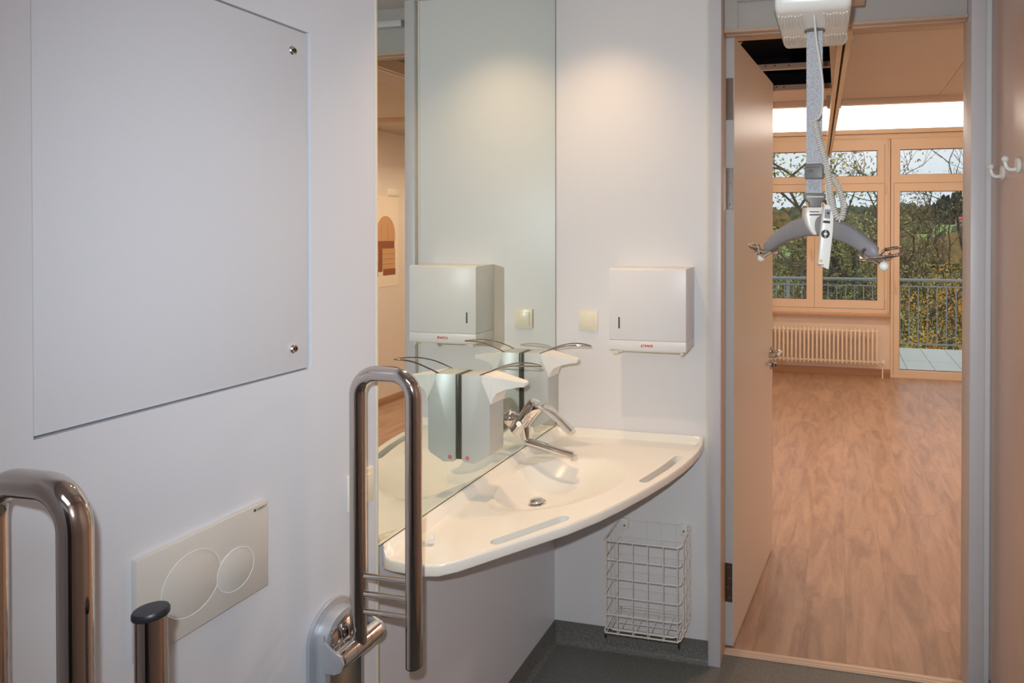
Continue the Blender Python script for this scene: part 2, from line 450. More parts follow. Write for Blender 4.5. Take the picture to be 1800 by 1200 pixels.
# ------------------------------------------------------------------ washbasin
def basin():
    ZT = .865
    C = Vector((-.985, 2.055))
    out = [(XM+.0005, YB-.001), (XM+.0005, 2.3), (XM+.0005, 2.0), (XM+.0005, 1.75), (XM+.0005, 1.52), (-1.139, 1.485), (-1.125, 1.472), (-1.10, 1.466), (-1.05, 1.463), (-1.0, 1.462), (-.9695, 1.470), (-.936, 1.499),
           (-.888, 1.563), (-.818, 1.658), (-.745, 1.756), (-.688, 1.855), (-.6445, 1.955), (-.6005, 2.0736), (-.565, 2.187), (-.538, 2.30), (-.524, 2.39), (-.5175, 2.475), (-.5155, YB-.001), (-.8, YB-.001), (-1.0, YB-.001)]
    bowl = [(-1.062, 1.925), (-1.082, 2.0), (-1.086, 2.08), (-1.074, 2.16), (-1.03, 2.225), (-.96, 2.275), (-.88, 2.297), (-.80, 2.285), (-.735, 2.22), (-.70, 2.13), (-.712, 2.04), (-.75, 1.96), (-.81, 1.885), (-.90, 1.825), (-.985, 1.815), (-1.035, 1.86)]
    bowl = [Vector(p) for p in [tuple(q)[:2] for q in catmull([(*p, 0) for p in bowl], 6, True)]]
    def ray(poly, th):
        d = Vector((math.cos(th), math.sin(th))); best = 1e9
        n = len(poly)
        for i in range(n):
            a = Vector(poly[i])-C; e = Vector(poly[(i+1) % n])-Vector(poly[i])
            den = d.x*e.y-d.y*e.x
            if abs(den) < 1e-12: continue
            tt = (a.x*e.y-a.y*e.x)/den; s = (a.x*d.y-a.y*d.x)/den
            if tt > 0 and -1e-6 <= s <= 1+1e-6: best = min(best, tt)
        return best
    # angles: uniform plus exact corners
    th = [2*PI*k/200 for k in range(200)]
    for p in out:
        v = Vector(p)-C; a = math.atan2(v.y, v.x) % (2*PI)
        th = [x for x in th if abs(x-a) > .008]; th.append(a)
    th.sort()
    def sm(t): t = max(0, min(1, t)); return t*t*(3-2*t)
    DEP = .078
    bm = B()
    def up_h(x, y):
        h = 0
        d1 = x-XM; d2 = YB-y
        for d in (d1, d2): h = max(h, 1-sm((d-.012)/.016))
        # left end raised lip
        return h*.0275
    inner = [0, .12, .22, .32, .42, .5, .58, .66, .73, .8, .86, .91, .95, 1.0]
    outer = [.08, .2, .35, .5, .62, .72, .8, .86, .9, .93, .95, .965, .975, .985, .992]
    rings = []
    for t in inner:
        if t == 0: rings.append([bm.verts.new((C.x, C.y, ZT-DEP))]); continue
        ring = []
        for a in th:
            R = ray(bowl, a); g = 1-sm((t-.18)/.82)
            g = .55*g+.45*(1-t**3)
            ring.append(bm.verts.new((C.x+math.cos(a)*R*t, C.y+math.sin(a)*R*t, ZT-DEP*g)))
        rings.append(ring)
    Rb = [ray(bowl, a) for a in th]; Ro = [ray(out, a) for a in th]
    for t in outer:
        ring = []
        for a, rb, ro in zip(th, Rb, Ro):
            R = rb+(ro-.001-rb)*t; x = C.x+math.cos(a)*R; y = C.y+math.sin(a)*R
            ring.append(bm.verts.new((x, y, ZT+up_h(x, y))))
        rings.append(ring)
    # rounded outer edge and skirt
    for ins, dz in ((.003, -.0003), (.001, -.0022), (0, -.006), (0, -.026), (.0015, -.029), (.006, -.031)):
        ring = []
        for a, ro in zip(th, Ro):
            R = ro-ins; x = C.x+math.cos(a)*R; y = C.y+math.sin(a)*R
            u = up_h(C.x+math.cos(a)*ro, C.y+math.sin(a)*ro) if dz > -.01 else 0
            ring.append(bm.verts.new((x, y, ZT+u+dz)))
        rings.append(ring)
    # underside
    for t in (.9, .6, .3, .1):
        ring = []
        for a, rb, ro in zip(th, Rb, Ro):
            R = rb*1.04+(ro-.03-rb*1.04)*t; ring.append(bm.verts.new((C.x+math.cos(a)*R, C.y+math.sin(a)*R, ZT-.031)))
        rings.append(ring)
    for t in (1.0, .8, .6, .4, .2):
        ring = []
        for a, rb in zip(th, Rb):
            g = 1-sm((t-.3)/.7); R = rb*1.03*t
            ring.append(bm.verts.new((C.x+math.cos(a)*R, C.y+math.sin(a)*R, ZT-.033-(DEP-.010)*g)))
        rings.append(ring)
    rings.append([bm.verts.new((C.x, C.y, ZT-.033-DEP+.010))])
    n = len(th)
    for a, b in zip(rings, rings[1:]):
        for k in range(n):
            k2 = (k+1) % n
            if len(a) == 1: bm.faces.new((a[0], b[k], b[k2]))
            elif len(b) == 1: bm.faces.new((a[k], b[0], a[k2]))
            else: bm.faces.new((a[k], b[k], b[k2], a[k2]))
    bmesh.ops.recalc_face_normals(bm, faces=bm.faces[:])
    o = obj('basin_body', bm, M['basin'])
    # grip slots cut through
    def slot(path, w):
        c = B()
        P = catmull([(*p, 0) for p in path], 6)
        L, R_ = [], []
        for i, p in enumerate(P):
            d = (P[min(i+1, len(P)-1)]-P[max(i-1, 0)]).normalized(); nrm = Vector((-d.y, d.x, 0))
            L.append(p+nrm*w); R_.append(p-nrm*w)
        d0 = (P[0]-P[1]).normalized(); d1 = (P[-1]-P[-2]).normalized()
        def arc(c0, s, d): 
            return [c0+s*math.cos(q)+d*w*math.sin(q) for q in [PI*k/8 for k in range(1, 8)]]
        nL = (L[-1]-P[-1]); nR = (R_[0]-P[0])
        poly = L+arc(P[-1], nL, d1)+R_[::-1]+arc(P[0], nR, d0)
        vs0 = [c.verts.new((p.x, p.y, .78)) for p in poly]; vs1 = [c.verts.new((p.x, p.y, .92)) for p in poly]
        c.faces.new(vs0); c.faces.new(vs1[::-1])
        for i in range(len(poly)):
            j = (i+1) % len(poly); c.faces.new((vs0[i], vs1[i], vs1[j], vs0[j]))
        return obj('cut', c, M['basin'])
    cuts = [slot([(-.889, 1.619), (-.862, 1.660), (-.831, 1.707), (-.777, 1.790)], .0190),
            slot([(-.631, 2.125), (-.613, 2.19), (-.593, 2.27), (-.576, 2.372)], .0175)]
    for c in cuts:
        md = o.modifiers.new('b', 'BOOLEAN'); md.operation = 'DIFFERENCE'; md.object = c; md.solver = 'EXACT'
    dg = bpy.context.evaluated_depsgraph_get(); dg.update()
    me = bpy.data.meshes.new_from_object(o.evaluated_get(dg))
    loc = o.location.copy()
    bpy.data.objects.remove(o)
    for c in cuts: bpy.data.objects.remove(c)
    me.transform(Matrix.Translation(loc))
    bm = B(); bm.from_mesh(me)
    t = empty('washbasin', (-.83, 2.1, .79), 'white curved corner washbasin with two grip slots under the mirror', 'washbasin')
    obj('basin_body', bm, M['basin'], t, angle=40)
    bm = B(); lathe(bm, [(0, -.006), (.033, -.006), (.033, .000), (.030, .002), (.026, .001), (.025, -.003)], (C.x, C.y, .787), (0, 0, 1), 32, False)
    obj('drain_ring', bm, M['chrome'], t)
    bm = B(); lathe(bm, [(0, .001), (.024, .001), (.0245, .009), (.021, .012), (.010, .0135), (0, .0135)], (C.x, C.y, .787), (0, 0, 1), 32)
    obj('drain_plug', bm, M['chrome'], t)
basin()

# small white key lying on the basin
t = empty('basin_key', (-1.06, 1.558, .866), 'small white plastic knob key lying on the front left corner of the basin', 'key')
bm = B(); a = Vector((-1.098, 1.536, .873)); b_ = Vector((-1.056, 1.562, .873)); tube(bm, [a, b_], .004, 10)
obj('stem', bm, M['white_plastic'], t)
bm = B(); ax = (b_-a).normalized(); lathe(bm, [(0, 0), (.0125, 0), (.0135, .002), (.0135, .010), (.0125, .012), (0, .012)], b_+Vector((0, 0, .0065)), ax, 6)
obj('knob', bm, M['white_plastic'], t)

# ------------------------------------------------------------------ faucet
def faucet():
    Y = 2.17
    t = empty('faucet', (XM, Y, 1.0286), 'chrome wall mounted lever tap above the washbasin', 'faucet')
    bm = B(); lathe(bm, [(0, 0), (.031, 0), (.031, .004), (.026, .014), (.019, .020), (.019, .030), (0, .030)], (XM, Y, 1.0286), (1, 0, 0), 32)
    obj('wall_flange', bm, M['chrome'], t)
    bm = B(); ax = Vector((.60, 0, .80)).normalized(); o0 = Vector((-1.120, Y, .981))
    lathe(bm, [(0, -.002), (.020, -.002), (.0275, .004), (.029, .02), (.029, .088), (.0275, .089), (.0275, .0905), (.030, .092), (.030, .124), (.025, .134), (0, .136)], o0, ax, 32)
    tube(bm, [(-1.112, Y, 1.0286), (-1.085, Y, 1.022)], [.021, .021], 24)
    tube(bm, [(-1.092, Y-.032, 1.020), (-1.092, Y-.018, 1.020)], [.010, .012], 16)
    obj('tap_body', bm, M['chrome'], t)
    bm = B(); P = catmull([(-1.050, Y, 1.080), (-1.025, Y, 1.083), (-1.0, Y, 1.072), (-.965, Y, 1.045), (-.93, Y, 1.016), (-.908, Y, .998)], 6)
    n = len(P); tube(bm, P, [.006+.004*math.sin(PI*min(1, i/(n-1)*1.4)) * (1-i/(n-1)) + .0035 for i in range(n)], 14, flat=(.5, 3.0), up=(0, 0, 1))
    obj('lever', bm, M['chrome'], t)
    bm = B(); P = rounded([(-1.083, Y, 1.01), (-1.079, Y, .952), (-1.03, Y, .942), (-.902, Y, .914)], .012)
    tube(bm, P, [.020 if i < 2 else .0145 for i in range(len(P))], 20, flat=(.85, 1.1))
    lathe(bm, [(0, 0), (.0118, 0), (.0128, .003), (.0128, .014), (0, .016)], (-.902, Y, .900), (0, 0, 1), 24)
    obj('spout', bm, M['chrome'], t)
faucet()

# ------------------------------------------------------------------ soap dispensers
def soap(y0, z0, label):
    X0 = XM
    t = empty('soap_dispenser', (X0, y0+.0425, z0-.27), label, 'soap dispenser', 'lever soap dispensers on the mirror')
    W = .085
    obj('back_plate', box(B(), X0, X0+.009, y0+.004, y0+W-.004, z0-.262, z0-.002, .001), M['alu_dark'], t)
    pr = [(.010, 0), (.078, 0), (.088, -.012), (.098, -.032), (.1045, -.06), (.106, -.09), (.106, -.236), (.099, -.247), (.052, -.272), (.02, -.27), (.010, -.262)]
    pr = [(X0+a, z0+b) for a, b in pr]
    bm = B(); prism(bm, pr, 'y', y0, y0+W, .0022, 2)
    body = obj('housing', bm, M['alu'], t, angle=25)
    # logo: red disc with white dots on the side
    for s, yy in ((-1, y0), (1, y0+W)):
        bm = B(); lathe(bm, [(0, 0), (.0062, 0), (.0062, .0004), (0, .0004)], (X0+.030, yy, z0-.256), (0, s, 0), 24)
        lg = obj('logo', bm, M['red'], body)
        bm = B()
        for dx, dz in [(0, 0)]+[(.0033*math.cos(k*PI/3), .0033*math.sin(k*PI/3)) for k in range(6)]:
            lathe(bm, [(0, 0), (.0009, 0), (.0009, .0007), (0, .0007)], (X0+.030+dx, yy, z0-.256+dz), (0, s, 0), 8)
        obj('logo_dots', bm, M['white_plastic'], lg)
    # white pump head
    bm = B()
    secs = [(.078, .001, -.020, W+.001), (.092, -.001, -.050, W+.001), (.1085, -.004, -.088, W+.001), (.114, -.005, -.070, W*.94), (.124, -.007, -.054, W*.84), (.15, -.011, -.043, W*.64), (.185, -.017, -.036, W*.44), (.203, -.020, -.035, W*.36), (.207, -.024, -.032, W*.3)]
    rs = []
    for a, zt, zb, w in secs:
        yc = y0+W/2
        rs.append([bm.verts.new((X0+a, yc-w/2, z0+zb)), bm.verts.new((X0+a, yc-w/2, z0+zt)), bm.verts.new((X0+a, yc+w/2, z0+zt)), bm.verts.new((X0+a, yc+w/2, z0+zb))])
    for p, q in zip(rs, rs[1:]):
        for k in range(4): bm.faces.new((p[k], p[(k+1) % 4], q[(k+1) % 4], q[k]))
    bm.faces.new(rs[0]); bm.faces.new(rs[-1][::-1])
    bmesh.ops.recalc_face_normals(bm, faces=bm.faces[:])
    bmesh.ops.bevel(bm, geom=bm.edges[:], offset=.0015, segments=2, affect='EDGES', clamp_overlap=True)
    ph = obj('pump_head', bm, M['white_plastic'], t, angle=40)
    bm = B(); lathe(bm, [(0, 0), (.0045, 0), (.005, -.006), (0, -.006)], (X0+.195, y0+W/2, z0-.033), (0, 0, 1), 12); obj('nozzle', bm, M['steel_dull'], ph)
    # wire elbow lever
    bm = B(); yc = y0+W/2
    P = [(X0+.066, y0+.005, z0-.003), (X0+.082, y0+.005, z0+.004), (X0+.12, y0+.006, z0+.018), (X0+.16, y0+.012, z0+.028), (X0+.20, y0+.019, z0+.0315), (X0+.235, y0+.030, z0+.030),
         (X0+.255, yc, z0+.028),
         (X0+.235, y0+W-.030, z0+.030), (X0+.20, y0+W-.019, z0+.0315), (X0+.16, y0+W-.012, z0+.028), (X0+.12, y0+W-.006, z0+.018), (X0+.082, y0+W-.005, z0+.004), (X0+.066, y0+W-.005, z0-.003)]
    tube(bm, catmull(P, 5), .0024, 10)
    obj('wire_lever', bm, M['steel'], t)
soap(1.837, 1.254, 'nearer of the two soap dispensers on the mirror, beside the grab rail')
soap(2.2526, 1.247, 'farther soap dispenser on the mirror, above the tap next to the room corner')

# ------------------------------------------------------------------ towel dispenser
x0, x1, yf, zb, zt = -.859, -.557, 2.416, 1.2425, 1.5515
t = empty('paper_towel_dispenser', ((x0+x1)/2, YB, zb-.01), 'white metal paper towel dispenser on the back wall above the basin', 'towel dispenser')
bm = B(); prism(bm, [(yf, 1.2815), (yf, zt-.003), (yf+.012, zt+.003), (YB, zt+.004), (YB, 1.2815)], 'x', x0, x1, .0018, 2)
cv = obj('cover', bm, M['wallback'], t, angle=30)
obj('lower_front', box(B(), x0, x1, yf, YB, zb, 1.2805, .0015), M['wallback'], t)
bm = B(); box(bm, x0+.012, x1-.02, yf+.01, YB, zb-.006, zb-.0005, .001); box(bm, x0+.014, x0+.036, yf+.004, yf+.03, zb-.016, zb-.001, .003); box(bm, x0+.036, x0+.05, yf+.006, yf+.02, zb-.010, zb-.001, .002)
box(bm, x1-.024, x1-.012, yf+.008, YB-.01, zb-.015, zb-.001, .002)
obj('base_tray', bm, M['cream'], t)
obj('lock_slot', box(B(), -.8215, -.8155, yf-.0008, yf+.0002, 1.3246, 1.368, .0002), M['dark_print'], t)
text_obj('lettering', 'CWS', .0125, M['red'], t, face_matrix((-.7105, yf-.0004, 1.2613), (1, 0, 0), (0, 0, 1)), extrude=.0002, shear=.25, sx=1.75, bold=.0004)

# ------------------------------------------------------------------ wire basket
def basket():
    X0, X1, Y0, Y1, Z0, Z1 = -.858, -.563, 2.352, 2.545, .195, .540
    t = empty('waste_basket', ((X0+X1)/2, YB, Z0), 'white wire waste basket hanging on the back wall below the basin', 'basket')
    r = .0019
    def loop(z, rad=.004):
        return rounded([((X0+X1)/2, Y0, z), (X1, Y0, z), (X1, Y1, z), (X0, Y1, z), (X0, Y0, z), ((X0+X1)/2, Y0, z)], .018, 5)
    zs = [Z1-(Z1-Z0)*k/5 for k in range(6)]
    for i, z in enumerate(zs):
        bm = B(); P = loop(z); tube(bm, P[:-1], .0026 if i in (0, 5) else r, 8, closed=True); obj('ring_wire', bm, M['wire'], t)
    xs = [X0+.009, X0+.056, X0+.115, X0+.173, X0+.232, X1-.009]
    for x in xs:
        bm = B()
        tube(bm, rounded([(x, Y0-.003, Z1), (x, Y0-.003, Z0-.004), (x, Y1+.003, Z0-.004), (x, Y1+.003, Z1)], .006, 4), r, 8)
        obj('upright_wire', bm, M['wire'], t)
    for y in (Y0+.04, Y0+.085, Y0+.13, Y0+.165):
        bm = B()
        tube(bm, rounded([(X0-.003, y, Z1), (X0-.003, y, Z0-.007), (X1+.003, y, Z0-.007), (X1+.003, y, Z1)], .006, 4), r, 8)
        obj('side_wire', bm, M['wire'], t)
    bm = B(); tube(bm, rounded([((X0+X1)/2, Y0+.02, Z0+.002), (X1-.02, Y0+.02, Z0+.002), (X1-.02, Y1-.02, Z0+.002), (X0+.02, Y1-.02, Z0+.002), (X0+.02, Y0+.02, Z0+.002), ((X0+X1)/2, Y0+.02, Z0+.002)], .015, 4)[:-1], .0026, 8, closed=True); obj('bottom_wire', bm, M['wire'], t)
    for x in (X0+.006, X1-.006):
        for y in (Y0+.004, Y1-.002):
            bm = B(); tube(bm, [(x, y, Z0-.004), (x, y, Z0-.022)], .0035, 8); obj('foot', bm, M['black'], t)
    for x in (-.838, -.594):
        c = obj('clip', box(B(), x-.014, x+.014, Y1-.004, YB, .499, .541, .002), M['white_plastic'], t)
        bm = B(); lathe(bm, [(0, 0), (.0045, 0), (.003, .002), (0, .0024)], (x, Y1-.004, .516), (0, -1, 0), 12); obj('screw', bm, M['steel_dull'], c)
basket()

# ------------------------------------------------------------------ folding grab rails
def grab(Yc, label):
    t = empty('grab_rail', (XL, Yc, .35), label, 'grab rail', 'folding steel grab rails')
    XA, XBt, ZTOP, R = -1.0144, -.8785, 1.388, .0170
    bm = B(); tube(bm, rounded([(XA, Yc, .80), (XA, Yc, ZTOP), (XBt, Yc, ZTOP), (XBt, Yc, .772)], .048, 12), R, 28)
    rail = obj('rail_tube', bm, M['steel'], t)
    bm = B(); lathe(bm, [(0, -.004), (R-.002, -.004), (R, -.002), (R, 0), (0, 0)], (XBt, Yc, .772), (0, 0, 1), 28); obj('end_cap', bm, M['black'], t)
    for z in (.9490, .9105, .8720):
        bm = B(); tube(bm, [(XA+R*.8, Yc, z), (XBt-R*.8, Yc, z)], .0062, 14); obj('rung', bm, M['steel'], t)
    # wall rail with arched head
    def arch(w, ztop, z0):
        pts = [(Yc-w, z0)]+[(Yc-w*math.cos(a), ztop-w+w*math.sin(a)) for a in [PI*k/24 for k in range(25)]]+[(Yc+w, z0)]
        return pts
    bm = B(); prism(bm, arch(.068, .888, .30), 'x', XL, XL+.010, .002); obj('wall_plate', bm, M['silver_paint'], t)
    bm = B(); prism(bm, arch(.058, .872, .30), 'x', XL+.010, XL+.040, .002); cvr = obj('bracket_cover', bm, M['silver_paint'], t)
    bm = B(); prism(bm, arch(.046, .858, .302), 'x', XL+.0405, XL+.042, .0004); obj('polished_face', bm, M['steel'], cvr)
    # hinge barrel along Y with side cheeks
    bm = B(); lathe(bm, [(0, 0), (.020, 0), (.0225, .0025), (.0225, .118), (.020, .1205), (0, .1205)], (-1.020, Yc-.060, .795), (0, 1, 0), 32); hb = obj('hinge_barrel', bm, M['chrome'], t)
    for yy in (Yc-.022, Yc+.022):
        bm = B(); lathe(bm, [(.0222, 0), (.0232, .0004), (.0232, .0014), (.0222, .0018)], (-1.020, yy, .795), (0, 1, 0), 32, True); obj('collar', bm, M['chrome'], hb)
    bm = B(); ch = [(XL+.041, .772), (-1.020, .772), (-1.004, .779), (-.9975, .795), (-1.004, .812), (-1.025, .822), (-1.044, .836), (XL+.041, .85)]
    prism(bm, ch, 'y', Yc-.066, Yc-.0605, .0015); obj('cheek', bm, M['silver_paint'], t)
    bm = B(); prism(bm, ch, 'y', Yc+.0605, Yc+.066, .0015); obj('cheek', bm, M['silver_paint'], t)
    bm = B(); prism(bm, [(XL+.043, .80), (-1.033, .80), (-1.036, .835), (XL+.043, .852)], 'y', Yc-.05, Yc+.05, .004, 3); obj('hinge_block', bm, M['chrome'], t)
    return t
grab(1.245, 'upright folding steel grab rail beside the washbasin, with three rungs near its free end')
g2 = grab(.605, 'steel grab rail nearest the viewer at the lower left, folded upright')

# free standing post with black cap
t = empty('steel_post', (-.814, .642, 0), 'short upright steel tube with a flat black cap in front of the flush plate', 'post')
bm = B(); tube(bm, [(-.814, .642, .006), (-.814, .642, 1.226)], .0162, 28); obj('tube', bm, M['steel'], t)
bm = B(); lathe(bm, [(0, 0), (.0182, 0), (.0190, .0015), (.0190, .006), (.0175, .0085), (0, .0095)], (-.814, .642, 1.226), (0, 0, 1), 32); obj('cap', bm, M['black'], t)
bm = B(); lathe(bm, [(0, 0), (.06, 0), (.06, .004), (.02, .006), (0, .006)], (-.814, .642, 0), (0, 0, 1), 32); obj('base_plate', bm, M['steel'], t)

# ------------------------------------------------------------------ door leaf
t = empty('door_1', (-.4169, 2.672, 0), kind='structure')
d = Vector((.0702, .8782, 0)).normalized(); nrm = Vector((-d.y, d.x, 0))  # nrm points left (-X)
def leafM():
    return Matrix(((d.x, nrm.x, 0, -.4169), (d.y, nrm.y, 0, 2.672), (0, 0, 1, 0), (0, 0, 0, 1)))
LM = leafM()
bm = B(); box(bm, 0, .881, .0, .036, .008, 2.478, .0008, 1, LM); obj('door_leaf', bm, M['door'], t, smooth=False)
bm = B(); box(bm, -.0012, -.0001, .001, .035, .009, 2.477, 0, 1, LM); obj('door_edge', bm, M['door_edge'], t, smooth=False)
for z0, z1, mm in ((2.1453, 2.3138, 'steel_dull'), (1.783, 1.951, 'steel_dull'), (.187, .346, 'hinge_dark')):
    bm = B(); box(bm, -.0036, -.0013, .004, .045, z0, z1, .001, 1, LM); hg = obj('hinge', bm, M[mm], t)
    for f in (.12, .38, .62, .88):
        bm = B(); p = LM @ Vector((-.0037, .015+.008*(int(f*8) % 2), z0+(z1-z0)*f)); lathe(bm, [(0, 0), (.0042, 0), (.003, .0015), (0, .0018)], p, -d, 12); obj('screw', bm, M['steel_dull'], hg)
    bm = B(); p = LM @ Vector((-.006, .0455, z0+.02)); tube(bm, [p, p+Vector((0, 0, z1-z0-.04))], .006, 12); obj('hinge_pin', bm, M[mm], hg)
# handle and lock rose on the right face
hx = .835
bm = B(); p = LM @ Vector((hx, 0, 1.066)); lathe(bm, [(0, 0), (.026, 0), (.026, .007), (.022, .009), (0, .009)], p, -nrm, 28)
hd = obj('handle', bm, M['steel'], t)
bm = B(); tube(bm, rounded([p, p-nrm*.055, p-nrm*.055-d*.125, p-nrm*.012-d*.125], .016, 6), .0095, 16); obj('handle_lever', bm, M['steel'], hd)
bm = B(); p = LM @ Vector((hx, 0, .997)); lathe(bm, [(0, 0), (.025, 0), (.025, .007), (0, .009)], p, -nrm, 28); lk = obj('lock_rose', bm, M['steel'], t)
bm = B(); box(bm, hx-.004, hx+.004, -.030, -.008, .984, 1.010, .002, 2, LM); obj('turn_knob', bm, M['steel'], lk)

# ------------------------------------------------------------------ coat hooks on the right wall
def hook(y, z, label):
    t = empty('coat_hook', (XR, y, z), label, 'coat hook', 'white hooks on the right wall')
    bm = B(); lathe(bm, [(0, 0), (.022, 0), (.024, .002), (.024, .007), (.021, .010), (0, .011)], (XR, y, z), (-1, 0, 0), 28); obj('rose', bm, M['white_plastic'], t)
    bm = B(); tube(bm, catmull([(XR-.008, y, z-.010), (XR-.022, y, z-.013), (XR-.034, y, z-.008), (XR-.040, y, z+.006), (XR-.041, y, z+.018)], 6), [.006]*24+[.0085], 12); obj('prong', bm, M['white_plastic'], t)
    bm = B(); bmesh.ops.create_uvsphere(bm, u_segments=14, v_segments=10, radius=.0105, matrix=Matrix.Translation((XR-.041, y, z+.020))); obj('knob', bm, M['white_plastic'], t)
hook(2.19, 1.895, 'nearer of the two white coat hooks on the right wall')
hook(2.385, 1.890, 'farther white coat hook on the right wall, close to the door casing')

# ------------------------------------------------------------------ ceiling hoist
HC = Vector((-.0727, 1.9675, 0))
def hoist():
    t = empty('ceiling_hoist', (-.074, 1.98, 1.79), 'white ceiling hoist motor with grey lifting strap hanging before the doorway', 'patient hoist')
    # motor body: trapezoid seen from below, long axis towards the door
    zb, zt = 2.272, 2.46
    def sec(y, x0, x1, z0, z1, r):
        pts = []
        for cx, cz, a0 in ((x1-r, z1-r, 0), (x0+r, z1-r, 90), (x0+r, z0+r, 180), (x1-r, z0+r, 270)):
            for k in range(6):
                a = math.radians(a0+18*k); pts.append((cx+r*math.cos(a), y, cz+r*math.sin(a)))
        return pts
    bm = B(); rs = []
    for y, x0, x1, z0 in ((1.770, -.160, .018, 2.31), (1.773, -.166, .024, 2.29), (1.785, -.170, .028, 2.279), (1.80, -.1705, .0285, 2.275), (2.13, -.176, .019, 2.275), (2.150, -.175, .018, 2.277), (2.156, -.17, .013, 2.285)):
        rs.append([bm.verts.new(p) for p in sec(y, x0, x1, z0, zt, .016)])
    n = len(rs[0])
    for a, b in zip(rs, rs[1:]):
        for k in range(n): bm.faces.new((a[k], a[(k+1) % n], b[(k+1) % n], b[k]))
    bm.faces.new(rs[0]); bm.faces.new(rs[-1][::-1])
    mo = obj('motor_housing', bm, M['white_plastic'], t, angle=50)
    # vent ribs on the underside
    for row, (ya, yb_) in enumerate(((1.815, 1.935), (2.01, 2.10))):
        for side in (-1, 1):
            for k in range(8):
                x = HC.x+side*(.030+.0085*k); y0 = ya+.010*abs(math.sin(k*.9+row))
                bm = B(); tube(bm, [(x, y0, 2.2745), (x+.004*side, (y0+yb_)/2, 2.2725), (x, yb_, 2.2745)], .0022, 6); obj('vent_rib', bm, M['white_plastic'], mo)
    bm = B(); box(bm, -.1765, -.1755, 1.82, 2.12, 2.29, 2.293); obj('seam', bm, M['grey_dark'], mo)
    bm = B(); lathe(bm, [(0, 0), (.030, 0), (.030, .003), (0, .003)], (HC.x, HC.y, 2.2725), (0, 0, 1), 28); obj('strap_slot', bm, M['grey_dark'], mo)
    obj('trolley', box(B(), -.115, -.03, 1.86, 2.06, 2.4605, 2.498, .004), M['silver_paint'], t)
    # strap
    # the strap faces the viewer squarely
    ang = math.radians(-9)
    def strapM(z): return Matrix.Translation((HC.x, HC.y, 0)) @ Matrix.Rotation(ang, 4, 'Z')
    SM = strapM(0)
    obj('lifting_strap', box(B(), -.0235, .0235, -.0015, .0015, 1.795, 2.2724, .0006, 1, SM), M['strap'], t)
    bk = obj('buckle', box(B(), -.0275, .0275, -.009, .009, 1.845, 1.890, .005, 3, SM), M['grey_dark'], t)
    Rm = Matrix.Rotation(ang, 4, 'Z')
    r_ = Rm @ Vector((1, 0, 0)); f_ = Rm @ Vector((0, -1, 0))
    bm = B()
    for x0, w_ in ((-.0215, .008), (-.012, .009), (-.001, .008), (.0085, .009)): box(bm, x0, x0+w_, -.0094, -.0089, 1.8785, 1.8800, 0, 1, SM)
    tmp = B(); obj('print_line', bm, M['dark_print'], bk, smooth=False); tmp.free()
    p = Vector((HC.x, HC.y, 1.869))+f_*.0093-r_*.010; text_obj('lettering', '/18', .011, M['black'], bk, face_matrix(p, r_, (0, 0, 1)), .0001)
    # dotted stitching under the buckle
    st = [o for o in t.children if o.name.startswith('lifting_strap')][0]
    rg = random.Random(3); bm = B()
    for i in range(16):
        for k in range(9):
            if rg.random() < .5: continue
            x = -.018+.0022*i; z = 1.816+.0028*k
            box(bm, x, x+.0018, -.0021, -.0016, z, z+.0012, 0, 1, SM)
    obj('stitching', bm, M['grey_dark'], st, smooth=False)
hoist()

